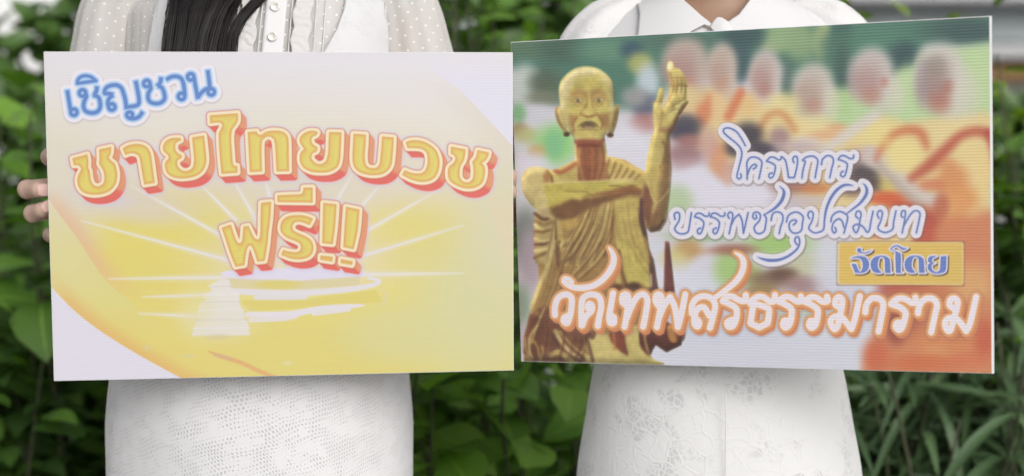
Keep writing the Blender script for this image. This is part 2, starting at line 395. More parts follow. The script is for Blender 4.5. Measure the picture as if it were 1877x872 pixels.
    G = [t2(58,415, 183,380, 192,440, 190,490, 203,520, 212,590, 235,638, 275,652, 315,630, 328,590, 322,530, 302,486, 284,458, 287,420, 283,340, 385,318, 380,370, 362,408, 390,440, 415,460, 432,520, 435,570, 420,630, 380,680, 330,705, 260,718, 190,712, 140,690, 110,650, 100,600, 108,555, 130,510, 125,485, 100,470, 70,472),
         t2(482,330, 520,308, 580,294, 640,298, 690,325, 715,370, 725,420, 740,530, 752,618, 664,632, 645,530, 632,450, 620,400, 590,375, 545,370, 505,385),
         t3(188,290, 150,288, 100,295, 60,320, 42,360, 48,400, 80,430, 88,460, 62,490, 60,530, 72,575, 110,608, 170,625, 230,625, 310,610, 370,570, 400,510, 405,450, 398,380, 385,268, 285,285, 295,380, 303,470, 293,530, 260,560, 215,565, 180,545, 160,510, 165,475, 195,455, 200,435, 165,415, 145,385, 145,340, 165,320, 190,308),
         t3(435,100, 668,82, 670,140, 650,180, 625,215, 615,260, 615,330, 622,420, 628,500, 640,520, 665,522, 667,578, 535,588, 525,500, 515,380, 510,260, 525,220, 538,190, 530,165, 500,158, 438,165),
         t4(65,240, 140,234, 150,255, 180,262, 205,245, 250,230, 310,228, 365,240, 400,275, 408,330, 410,440, 412,565, 308,568, 302,450, 295,350, 285,300, 255,278, 215,280, 185,310, 180,370, 182,470, 185,568, 84,574, 76,440, 70,330),
         t4(640,232, 590,230, 545,245, 508,280, 503,320, 525,360, 540,380, 512,410, 503,450, 510,500, 545,545, 610,572, 690,578, 760,568, 820,530, 840,470, 846,400, 850,320, 852,242, 748,240, 745,330, 740,420, 725,480, 690,505, 650,505, 615,480, 600,450, 612,415, 645,398, 648,365, 615,345, 600,310, 610,280, 640,265, 652,245),
         t5(120,170, 272,180, 268,300, 258,440, 270,540, 310,580, 365,590, 415,575, 445,520, 455,420, 465,310, 470,203, 614,215, 608,350, 600,450, 585,550, 540,620, 470,662, 380,675, 290,668, 200,640, 140,590, 112,520, 108,420, 114,300),
         t6(138,180, 180,162, 250,157, 330,172, 410,215, 465,270, 495,350, 498,420, 480,500, 440,560, 380,590, 300,598, 200,575, 100,525, 128,475, 190,500, 250,512, 310,505, 350,470, 370,410, 372,340, 355,285, 310,250, 240,240, 158,240),
         t6(622,226, 775,255, 768,330, 750,385, 722,430, 712,500, 720,560, 760,600, 810,605, 850,570, 862,500, 858,430, 850,390, 870,360, 890,330, 903,262, 1025,288, 1015,330, 985,375, 945,400, 975,430, 985,480, 975,560, 945,620, 890,655, 820,670, 740,660, 650,620, 600,570, 588,500, 600,440, 640,405, 665,370, 665,335, 645,310, 622,298),
         t7(32,408, 112,382, 130,440, 155,510, 175,542, 200,535, 212,500, 217,440, 220,400, 262,392, 285,440, 310,490, 335,508, 358,500, 366,450, 368,330, 372,195, 458,186, 450,330, 435,450, 425,560, 402,692, 340,698, 315,620, 290,565, 268,560, 250,590, 238,650, 228,728, 152,742, 110,640, 70,520),
         t8(348,330, 318,385, 270,365, 230,355, 190,362, 170,395, 180,430, 220,455, 280,480, 330,515, 352,570, 345,620, 310,660, 240,678, 160,672, 75,640, 92,600, 150,615, 200,620, 235,605, 245,570, 230,540, 180,515, 120,490, 75,445, 68,395, 85,345, 130,312, 200,300, 280,305),
         t8(42,130, 160,124, 240,120, 262,100, 266,64, 345,62, 345,190, 44,186),
         t8(438,194, 552,208, 540,390, 520,548, 430,540, 434,370), t8(416,648, 518,658, 514,698, 414,682),
         t8(634,228, 750,252, 735,430, 700,592, 612,574, 622,400), t8(592,678, 692,698, 686,728, 590,712)]
    for g in G: F.poly(soften(g))
    base = F.D.copy(); F.D = base - 5.8
    E = F.swept(10.2, 11, 16)
    A.put(F.w, .55 * sstep((9 - E) / 9), (200, 188, 218))
    gy, gx = np.gradient(E); m = np.hypot(gx, gy) + 1e-5
    gx, gy = gx / m, gy / m
    A.put(F.w, ramp((.9 - E) / .8), (232, 160, 156))
    side = sstep((gy - gx * .55 + .25) / .5)[..., None]
    col = np.array((217, 146, 108), np.float32) * (1 - side) + np.array((217, 98, 88), np.float32) * side
    a = ramp(-E / .7)[..., None]; A.I[F.w] = A.I[F.w] * (1 - a) + col * a
    A.put(F.w, .5 * ramp((1.6 - F.D) / 1.2), (176, 88, 66))
    F.paint(0, (232, 216, 180), .7)
    A.put(F.w, .35 * np.exp(-((F.D + 2.8) / 1.6) ** 2), (240, 228, 200))
    F.D = base
    inner = sstep(-F.D / 7)[..., None]
    yg = ((F.Y - F.Y.min()) / 300)[..., None]
    col = np.array((214, 160, 84), np.float32) * (1 - inner) + np.array((218, 204, 104), np.float32) * inner
    a = ramp(-F.D / .7)[..., None]; A.I[F.w] = A.I[F.w] * (1 - a) + col * a
    A.put(F.w, .45 * ramp(-F.D / .7) * sstep((base - F.shifted(2, 3) + 3) / 6 * -1 + .5), (214, 158, 84))
    return A

def paint_board_two(S):
    A = Art(930, 24, 1834, 692, S); X, Y = A.X, A.Y
    B, L, P = A.blob, A.line, A.fill
    # ---- out of focus procession
    A.I[:] = (206, 202, 208)
    P([(930, 20), (1840, 20), (1840, 82), (1700, 84), (1640, 150), (1560, 168), (1500, 160), (1440, 120), (1300, 120), (1230, 150), (1200, 200), (1000, 190), (930, 120)], (92, 130, 116), 12)
    for v in [(960, 85, 60, 20, (104, 128, 108)), (1030, 85, 40, 30, (86, 110, 98)), (1120, 90, 60, 20, (112, 148, 126)), (1160, 90, 22, 16, (72, 96, 112)), (1250, 75, 60, 14, (98, 120, 110)), (1345, 75, 26, 26, (74, 98, 100)), (1360, 110, 20, 30, (82, 104, 112)),
              (1450, 65, 38, 30, (150, 172, 134)), (1420, 80, 24, 16, (160, 176, 138)), (1515, 60, 10, 30, (166, 178, 138)), (1545, 65, 18, 50, (74, 104, 100)), (1500, 110, 60, 20, (92, 128, 112)), (1600, 80, 60, 18, (96, 138, 118)), (1765, 55, 70, 26, (80, 104, 100)), (1655, 110, 30, 30, (76, 98, 100)), (1550, 150, 24, 14, (80, 110, 106))]:
        B(*v, .9, .6)
    P([(1545, 165), (1640, 140), (1680, 100), (1840, 76), (1840, 300), (1700, 260), (1540, 240), (1440, 200), (1440, 160)], (184, 206, 162), 9)
    P([(930, 130), (985, 130), (1000, 200), (1080, 190), (1100, 250), (1200, 200), (1240, 300), (1200, 420), (930, 420)], (206, 206, 210), 12)
    for v in [(962, 150, 26, 34, (196, 204, 198)), (1000, 150, 30, 26, (100, 112, 96)), (1000, 178, 34, 14, (128, 134, 116)), (990, 205, 34, 16, (206, 204, 214)), (950, 205, 14, 18, (136, 182, 136)), (952, 235, 16, 12, (170, 146, 112)), (965, 245, 22, 14, (190, 190, 140)),
              (1020, 262, 38, 36, (150, 204, 126)), (1018, 262, 18, 26, (136, 190, 146)), (985, 276, 16, 14, (200, 172, 126)), (975, 300, 30, 22, (214, 212, 224)), (1175, 115, 22, 20, (176, 178, 116)), (1190, 150, 22, 34, (196, 206, 214)),
              (1185, 192, 22, 22, (104, 108, 126)), (1165, 175, 24, 18, (160, 160, 160)), (1182, 224, 24, 18, (176, 128, 126)), (1150, 270, 48, 44, (218, 216, 226)), (1175, 320, 50, 50, (214, 212, 222)), (965, 430, 26, 50, (126, 134, 126)), (975, 470, 24, 60, (176, 160, 168)), (955, 560, 18, 40, (146, 160, 140)), (965, 620, 18, 30, (188, 180, 186))]:
        B(*v, .92, .55)
    # row of figures with shaved heads, yellow and orange robes
    k = tile(1230, 30, 2.077); K2 = lambda x, y, rx, ry, c, a=.85, sf=.55: B(*k(x, y)[0], rx / 2.077, ry / 2.077, c, a, sf)
    P(k(-60,330, 60,300, 160,260, 330,330, 440,320, 560,420, 700,420, 780,370, 900,400, 1060,380, 1200,360, 1260,400, 1260,1380, 740,1380, 820,1020, 700,820, 560,760, 420,640, 200,540, 60,480), (219, 200, 152), 9)
    for v in [(40,400,90,60,(214,184,150)),(200,330,120,60,(220,192,150)),(420,60,60,50,(150,174,136)),(500,110,60,60,(146,168,132)),(575,90,30,70,(160,174,134)),(300,70,60,50,(76,98,100)),(270,190,30,60,(82,104,106)),(640,110,60,60,(90,124,110)),(450,250,30,80,(92,116,108)),(655,200,28,90,(82,106,100)),(900,150,40,50,(74,96,98)),(1150,60,90,30,(76,98,98)),(780,60,90,26,(96,134,118)),(1180,240,70,90,(188,208,162)),(660,330,34,60,(176,202,150)),(900,290,40,90,(186,208,162)),(500,230,24,60,(108,140,122))]:
        K2(*v)
    def head(x, y, rx, ry, skull, face, jaw, tw=-.25):
        K2(x, y, rx, ry, skull, .95, .3); K2(x + rx * .45, y + ry * .75, rx * .45, ry * .7, skull, .6, .5)
        K2(x + rx * tw, y + ry * .28, rx * .66, ry * .62, face, .75, .6); K2(x + rx * (tw + .25), y + ry * .72, rx * .42, ry * .32, jaw, .5, .7); K2(x - rx * .05, y - ry * .35, rx * .5, ry * .35, tuple((a + b) / 2 for a, b in zip(skull, face)), .5, .7)
    head(60, 180, 92, 100, (190, 174, 166), (172, 140, 134), (190, 140, 118)); head(200, 190, 58, 92, (196, 182, 172), (180, 154, 144), (196, 150, 122))
    head(365, 215, 62, 92, (198, 188, 184), (174, 142, 136), (176, 128, 116)); head(550, 275, 80, 98, (200, 194, 186), (178, 152, 142), (186, 140, 122))
    head(770, 225, 86, 106, (200, 192, 188), (172, 142, 138), (182, 132, 114)); head(1030, 235, 98, 128, (204, 198, 192), (152, 126, 122), (182, 114, 92), -.22)
    K2(1064, 268, 20, 26, (176, 108, 92), .45); K2(1010, 190, 44, 40, (140, 132, 122), .5); K2(820, 250, 16, 20, (178, 108, 92), .45); K2(960, 240, 22, 90, (156, 146, 152), .5); K2(695, 230, 20, 70, (170, 156, 158), .5)
    K2(1130, 300, 50, 90, (206, 202, 190), .7); K2(860, 300, 34, 70, (206, 202, 190), .7); K2(620, 330, 30, 60, (206, 204, 180), .6)
    for v in [(430,330,60,40,(224,210,156)),(560,430,80,50,(224,208,158)),(800,440,90,50,(224,210,150)),(1100,440,90,50,(222,206,156)),(130,360,30,50,(208,140,106)),(60,300,70,40,(216,196,148)),(300,330,40,40,(220,190,140))]: K2(*v)
    def st(v, w, c, a=.8, sf=5, tp=None): L(k(*v), w / 2.077, c, sf, a, 5, tp)
    st((272,285, 250,330, 225,380), 34, (206, 118, 88), .75); st((150,300, 140,350, 120,400), 26, (208, 140, 104), .6); st((335,445, 375,378, 430,368, 478,430), 24, (200, 146, 104), .8, 5)
    K2(420, 460, 40, 40, (160, 134, 140)); K2(590, 450, 60, 18, (212, 160, 130), .6); K2(520, 480, 60, 26, (208, 196, 196), .8); K2(640, 420, 40, 16, (214, 150, 120), .5)
    st((560,530, 660,460, 780,378), 40, (208, 203, 204), .8, 6); K2(470, 500, 100, 26, (186, 170, 174), .7); K2(380, 520, 60, 26, (120, 110, 124), .6)
    K2(60, 410, 62, 40, (74, 76, 92)); K2(50, 440, 60, 30, (84, 80, 96)); K2(75, 470, 50, 26, (164, 122, 120)); K2(60, 520, 70, 40, (156, 120, 122)); K2(70, 560, 60, 26, (186, 160, 164), .7)
    K2(300, 450, 56, 48, (62, 62, 78)); K2(250, 500, 50, 30, (78, 74, 88)); K2(350, 500, 46, 26, (74, 72, 86)); K2(185, 540, 36, 70, (212, 156, 116)); K2(215, 600, 34, 60, (206, 160, 140), .7); K2(150, 480, 36, 60, (196, 160, 160), .7); K2(290, 570, 50, 30, (170, 140, 140), .7)
    P(k(-20,600, 120,560, 220,640, 380,640, 400,720, -20,720), (216, 214, 226), 7); K2(30, 700, 60, 60, (168, 192, 140), .7)
    for v in [(470,640,80,34,(160,118,112)),(560,650,60,24,(196,134,92)),(500,700,110,24,(196,184,188)),(700,560,60,50,(150,132,132)),(745,600,56,36,(78,74,82)),(700,640,60,40,(112,94,96)),(790,640,40,24,(84,74,80)),(840,640,40,30,(206,192,118)),(830,690,80,26,(204,94,62)),(900,720,70,20,(186,92,72)),(800,545,60,30,(204,192,190)),(760,520,50,26,(200,170,160))]: K2(*v)
    st((760,520, 860,600, 960,680, 1010,700), 56, (200, 192, 190), .85, 7); st((800,560, 880,650, 960,720), 30, (170, 156, 152), .6, 6)
    st((790,540, 820,490, 860,448, 915,432, 960,446, 980,496), 30, (196, 112, 82), .8, 7, [.5, .9, 1, 1.1, 1.2, .8]); K2(890, 530, 70, 60, (226, 212, 150)); K2(820, 470, 30, 20, (220, 200, 140), .5)
    st((925,615, 1000,560, 1060,500, 1110,455, 1170,438, 1225,450), 40, (180, 92, 76), .85, 7, [.7, 1.2, 1, .9, .9, 1]); st((1215,440, 1235,520, 1240,600), 24, (172, 78, 74), .8, 5)
    K2(1150, 540, 46, 60, (222, 202, 148)); K2(1205, 620, 34, 90, (224, 200, 146)); K2(1080, 620, 60, 60, (208, 144, 98)); K2(1120, 700, 60, 60, (214, 152, 100)); K2(1000, 640, 50, 24, (200, 120, 92), .7); K2(1060, 560, 34, 24, (206, 140, 100), .6); K2(1190, 780, 50, 60, (216, 180, 130)); K2(1090, 800, 60, 50, (206, 130, 88)); K2(990, 800, 50, 70, (172, 78, 66)); K2(1040, 720, 30, 50, (178, 92, 72), .7); K2(1232, 700, 16, 120, (196, 198, 156), .7)
    # lower half
    P([(1180, 440), (1560, 440), (1640, 520), (1570, 700), (1150, 700)], (206, 208, 218), 10)
    for v in [(1290, 430, 60, 10, (150, 186, 136)), (1330, 460, 60, 8, (196, 170, 160)), (1265, 455, 26, 20, (186, 150, 96)), (1240, 475, 26, 20, (204, 192, 132)), (1300, 480, 24, 16, (206, 204, 214)), (1230, 520, 50, 40, (212, 212, 224)), (1430, 445, 60, 24, (156, 192, 112)), (1340, 490, 26, 34, (160, 192, 116)), (1380, 500, 24, 20, (170, 176, 110)), (1470, 490, 40, 30, (190, 190, 160)),
              (1420, 510, 40, 16, (128, 104, 84)), (1440, 500, 26, 12, (112, 86, 74)), (1480, 520, 40, 16, (160, 130, 132)), (1400, 530, 30, 12, (150, 130, 84)), (1530, 500, 34, 34, (206, 206, 216)), (1560, 560, 50, 60, (202, 204, 216)), (1450, 570, 60, 20, (180, 190, 176)), (1350, 600, 120, 30, (198, 202, 216)), (1400, 650, 140, 30, (204, 204, 216)), (1350, 455, 40, 10, (160, 110, 96))]:
        B(*v, .85, .6)
    P([(1640, 500), (1700, 420), (1840, 380), (1840, 700), (1582, 700), (1600, 640), (1625, 560), (1650, 520)], (202, 138, 104), 10)
    for v in [(1670, 520, 40, 20, (176, 98, 84)), (1640, 530, 26, 20, (180, 100, 88)), (1660, 590, 40, 30, (168, 102, 84)), (1700, 540, 60, 14, (196, 128, 92)), (1790, 520, 36, 36, (212, 170, 120)), (1740, 620, 60, 26, (206, 142, 98)), (1720, 655, 26, 20, (210, 158, 112)), (1785, 660, 30, 14, (206, 128, 94)), (1612, 650, 24, 30, (197, 112, 84)), (1700, 665, 60, 16, (200, 118, 82)), (1765, 590, 30, 30, (190, 116, 84)), (1812, 620, 18, 34, (194, 104, 80)), (1620, 420, 26, 14, (196, 92, 82)), (1700, 430, 20, 40, (186, 96, 80)), (1650, 600, 16, 30, (150, 84, 76))]:
        B(*v, .85, .6)
    A.blur(3.1)
    before = A.I.copy(); statue(A); A.blur(.45)
    mk = (np.abs(A.I - before).sum(2) > 30).astype(np.float32); soft = Art.__new__(Art); soft.S = A.S
    soft.I = A.I.copy(); soft.blur(1.7); st_soft = soft.I; soft.I = np.repeat(mk[..., None], 3, 2); soft.blur(6); hgt = soft.I[..., 0]
    gy, gx = np.gradient(hgt); sh = np.clip((gx * .4 + gy * .9) * A.S * 7, -.22, .2)
    rr = np.random.RandomState(3); nz = np.zeros_like(mk)
    for q, am in ((30, .05), (12, .04), (6, .02)):
        g = rr.rand(A.H // q + 2, A.W // q + 2); yy, xx = np.mgrid[0:A.H, 0:A.W] / q; i0, j0 = yy.astype(int), xx.astype(int); fy, fx = sstep(yy - i0), sstep(xx - j0)
        nz += am * 2 * ((g[i0, j0] * (1 - fx) + g[i0, j0 + 1] * fx) * (1 - fy) + (g[i0 + 1, j0] * (1 - fx) + g[i0 + 1, j0 + 1] * fx) * fy - .5)
    J = (A.I * .55 + st_soft * .45); lum = J.mean(2, keepdims=True); J = J + (lum - 160) * .1
    J = J * (1 + sh[..., None] + nz[..., None]) * np.array((.97, .925, .85), np.float32) * (.93 + .05 * hgt[..., None])
    A.I = A.I * (1 - mk[..., None]) + np.clip(J, 0, 240) * mk[..., None]; A.blur(.35)
    A.I = np.clip((A.I - 182) * 1.14 + 177, 0, 240)
    # ---- lettering
    F = Field(A, 1215, 215, 1712, 505)
    a, b, c = tile(1310, 220, 6.704), tile(1220, 330, 5.129), tile(1440, 320, 6.707); W = 3.1
    for g in [a(400,305, 350,215, 290,135, 220,95, 165,88, 130,110, 140,150, 200,205, 270,260, 330,320, 358,390, 345,480, 325,560, 305,640, 300,690, 325,712, 350,690, 345,650),
              a(425,715, 425,600, 420,520, 450,460, 510,445, 570,465, 605,510, 595,590, 570,710), a(430,660, 455,590, 490,545, 525,535, 540,555, 520,580, 500,590),
              a(665,495, 700,452, 750,448, 810,480, 838,470, 845,440), a(662,495, 730,520, 770,555, 765,620, 745,680, 715,702, 695,685, 700,650, 735,640),
              a(845,440, 890,480, 915,570, 935,697), a(935,697, 1005,697), a(1005,697, 1030,600, 1045,500, 1035,445, 1005,440, 985,475, 1000,515),
              a(1100,705, 1110,620, 1140,500), a(1140,498, 1105,485), a(1105,485, 1150,450, 1220,435, 1270,455, 1295,500, 1280,590, 1262,700),
              a(1340,540, 1350,480, 1390,440, 1430,430, 1475,455, 1485,510, 1465,590, 1442,700),
              a(1735,425, 1730,460, 1690,468, 1640,440, 1595,430, 1560,450, 1545,478), a(1545,478, 1600,495, 1655,530, 1650,600, 1630,670, 1600,690, 1575,665, 1590,630, 1610,625),
              b(108,358, 100,312, 125,292, 150,310, 145,370, 115,420, 105,450, 130,482, 175,495, 225,480, 240,440, 262,297),
              b(430,298, 425,325, 390,328, 350,303, 312,305, 292,335), b(292,335, 340,350, 378,385, 372,440, 350,490, 325,488, 322,455, 350,440),
              b(578,298, 573,325, 538,328, 498,303, 460,305, 442,335), b(442,335, 490,350, 525,385, 520,440, 498,490, 473,488, 470,455, 498,440),
              b(620,350, 605,320, 625,292, 650,305, 650,350, 635,420, 620,495), b(635,420, 670,350, 712,312), b(712,312, 740,370, 755,490), b(755,490, 775,400, 798,297),
              b(872,318, 878,345, 858,356, 842,335, 850,303, 880,292, 912,315, 905,370, 870,410, 855,440, 870,480, 905,495, 950,470, 962,420, 970,350, 948,318),
              b(1015,370, 1030,310, 1075,290, 1120,315, 1125,370, 1105,430, 1092,495),
              b(1160,385, 1175,330, 1215,300, 1265,295, 1315,335, 1310,400, 1300,465, 1250,492, 1205,475, 1185,430, 1195,385, 1230,366, 1255,375, 1240,400, 1225,412),
              c(325,530, 305,490, 320,450, 350,443, 370,480, 355,560, 320,630, 325,665, 385,705, 450,695, 500,660, 508,560),
              c(590,570, 600,510, 640,465, 700,445, 760,470, 795,510, 780,600, 750,710), c(750,640, 730,570, 690,535, 640,560, 610,610, 605,670, 630,708, 655,680, 640,640),
              c(925,530, 895,500, 905,450, 940,443, 960,480, 945,560, 935,640, 905,705, 875,680, 865,630, 900,605, 950,610, 1000,650, 1035,700, 1065,670, 1080,580, 1108,443),
              c(1180,530, 1160,480, 1180,440, 1210,440, 1222,480, 1200,570, 1170,640, 1190,680, 1260,705, 1330,680, 1355,650, 1365,560, 1390,440),
              c(1480,520, 1455,500, 1465,445, 1500,440, 1505,490, 1490,600, 1468,710), c(1490,620, 1540,530, 1590,460, 1640,437, 1685,470, 1675,560, 1642,710)]:
        F.stroke(g, W)
    F.stroke(b(948,315, 975,303, 1050,255, 1110,190, 1135,120, 1125,80, 1092,50), W * 1.9, 5, [.4, .5, .8, 1, 1, .6, .15])
    F.stroke(b(1262,600, 1240,565, 1250,530, 1275,530, 1285,580, 1260,640, 1180,705, 1090,740, 1000,745, 930,730, 885,712), W * 1.5, 5, [.7, .7, .7, .7, .7, .8, .9, 1.1, 1.2, .8, .1])
    F.stroke(c(508,560, 530,420, 580,290, 650,190, 730,130, 800,118, 866,132), W * 1.45, 5, [.7, 1, 1.1, 1.2, 1.1, .9, .15])
    F.stroke(c(775,478, 850,420, 940,350, 1010,260, 1030,190, 1010,130, 975,100), W * 1.5, 5, [.5, .7, .9, 1.2, 1.2, .8, .15])
    A.put(F.w, .45 * sstep((12.5 - F.shifted(1, 1)) / 4), (96, 86, 100))
    F.paint(8.6, (222, 217, 226), .8); F.paint(2.2, (204, 210, 232), 1.6, .8); F.paint(0, (98, 116, 176), .7)
    # yellow plate
    q = tile(1535, 435, 7.508)
    A.fill(q(45,55, 1780,60, 1785,655, 40,640), (120, 90, 80), 2.4, .6, 1.6)
    pl = q(85,95, 1740,100, 1745,612, 82,598); w = A.win(pl, 12); D = sd_poly(X[w], Y[w], pl)
    A.put(w, ramp((5.6 - D) / .7), (216, 186, 118)); A.put(w, ramp((5.6 - D) / .7) * sstep((X[w] - 1770) / 4) * .4, (196, 160, 96)); A.put(w, ramp((5.6 - D) / .7) * sstep((1548 - X[w]) / 7) * .7, (216, 204, 172))
    A.put(w, ramp((1.2 - D) / 1.4), (216, 182, 92)); A.put(w, ramp((1.2 - D) / 1.4) * sstep((X[w] - 1620) / 120) * .5, (208, 178, 96))
    F = Field(A, 1550, 436, 1760, 515); sh = lambda v, d: [v[i] + (d if i % 2 == 0 else 0) for i in range(len(v))]
    dd = (500,350, 515,300, 555,262, 620,245, 690,248, 745,275, 768,330, 775,470, 795,482, 700,482, 695,380, 690,290, 650,262, 620,275, 600,330, 602,410, 640,465, 650,478, 590,482, 535,460, 505,410)
    for g in [(228,275, 290,252, 360,248, 430,265, 468,315, 478,375, 462,430, 430,465, 370,480, 285,478, 262,420, 235,358, 292,358, 325,425, 350,468, 378,440, 390,385, 382,320, 350,285, 300,272, 250,280),
              (315,150, 345,138, 368,150, 365,185, 400,198, 450,190, 515,165, 480,195, 420,212, 350,205, 312,185), dd, sh(dd, 468),
              (800,172, 838,178, 912,215, 918,300, 915,440, 920,475, 950,482, 850,482, 845,400, 840,280, 838,195),
              (765,152, 810,108, 870,98, 905,115, 950,138, 1010,138, 955,168, 912,152, 865,118, 820,125, 785,158, 838,180, 800,180),
              (1290,300, 1310,262, 1360,248, 1410,255, 1385,268, 1352,285, 1345,315, 1355,338, 1390,352, 1350,365, 1342,410, 1365,455, 1410,472, 1450,445, 1460,380, 1465,257, 1545,250, 1540,430, 1510,475, 1440,492, 1360,485, 1305,450, 1285,400, 1295,365, 1325,350, 1295,330)]:
        F.poly(soften(q(*g)))
    A.put(F.w, ramp((2.6 - F.shifted(2, 2.2)) / .7), (72, 58, 62)); F.paint(2.8, (222, 214, 226), .7); F.paint(.1, (100, 124, 188), .6)
    # bottom line, white letters on orange
    F = Field(A, 1000, 425, 1826, 625); W = 10.3
    e, f, g7, g8 = tile(1000, 430, 4.59), tile(1190, 440, 4.845), tile(1370, 520, 7.926), tile(1580, 520, 7.926)
    for g in [e(88,665, 87,600, 108,532, 150,497, 200,495, 230,530, 226,620, 210,690, 192,733, 165,722, 165,690, 198,672),
              e(315,755, 312,600, 332,518, 400,492, 463,515, 482,590, 465,680, 452,758), e(322,750, 350,680, 398,632, 403,588, 378,572, 367,605, 388,612),
              e(582,482, 565,580, 549,680, 560,733, 588,733, 590,690, 568,672),
              e(692,585, 662,555, 665,502, 698,494, 712,530, 702,640, 680,765), e(700,690, 740,590, 790,510, 842,492, 873,540, 862,640, 838,765),
              f(103,575, 75,530, 82,480, 115,475, 130,520, 115,620, 87,762), f(105,680, 150,575, 205,495), f(205,495, 250,595, 275,762), f(275,762, 312,620, 340,472),
              f(400,640, 402,570, 440,510, 510,487, 580,512, 608,570, 595,650, 562,770), f(555,660, 508,588, 452,602, 425,660, 425,735, 452,758, 466,722, 440,690),
              f(880,480, 878,528, 825,525, 762,492, 712,492, 675,532), f(675,532, 740,560, 797,602, 798,680, 770,750, 730,760, 716,722, 760,698),
              g7(440,150, 430,235, 370,245, 290,190, 200,172, 115,220, 80,268), g7(80,268, 200,290, 320,332, 358,385, 335,560), g7(335,560, 210,622), g7(210,622, 85,560), g7(85,560, 120,320),
              g7(820,170, 830,235, 750,240, 680,192, 590,177, 492,240), g7(492,240, 600,290, 678,350, 688,430, 660,570, 602,625, 562,590, 580,525, 645,530),
              g7(1200,175, 1210,240, 1130,245, 1060,197, 970,182, 872,245), g7(872,245, 980,295, 1058,355, 1068,435, 1040,575, 982,630, 942,595, 960,530, 1025,535),
              g7(1375,330, 1322,285, 1332,212, 1380,182, 1424,230, 1415,350, 1385,480, 1362,600, 1315,650, 1272,600, 1258,520, 1320,468, 1410,472, 1490,560, 1560,648), g7(1560,648, 1610,500, 1680,172),
              g8(97,405, 112,300, 170,215, 240,198, 318,222, 358,290, 343,420, 292,685),
              g8(825,195, 838,258, 770,268, 690,220, 600,204, 515,240, 472,288), g8(472,288, 600,332, 678,400, 680,480, 640,620, 592,665, 545,620, 562,562, 630,560),
              g8(867,420, 882,330, 940,235, 1030,203, 1108,232, 1143,310, 1118,430, 1062,700),
              g8(1390,360, 1325,300, 1342,224, 1400,208, 1443,260, 1425,380, 1382,530, 1350,655, 1312,685, 1270,620, 1268,540, 1330,492, 1420,502, 1500,580, 1572,685), g8(1572,685, 1630,560, 1712,188)]:
        F.stroke(g, W)
    F.stroke(e(232,388, 210,366, 172,356, 162,380, 190,408, 250,433, 340,435, 430,410, 510,350, 568,270, 588,190, 570,130, 543,96), W, 5, [.7, .7, .7, .75, .8, .9, 1, 1, 1, 1.05, 1, .7, .2])
    F.stroke(f(600,505, 680,450, 790,360, 848,270, 860,180, 830,130, 785,102), W, 5, [.8, .9, 1, 1, 1, .7, .25])
    E = F.swept(4.2, 5.4, 6)
    A.put(F.w, .3 * sstep((11 - E) / 6), (150, 110, 100)); A.put(F.w, ramp((4.8 - E) / .8), (204, 128, 84)); A.put(F.w, ramp((4.9 - F.D) / .8), (214, 164, 112))
    F.paint(2.6, (208, 140, 88), 2.2); F.paint(1, (244, 214, 178), .8); F.paint(-.1, (226, 218, 228), .7)
    return A

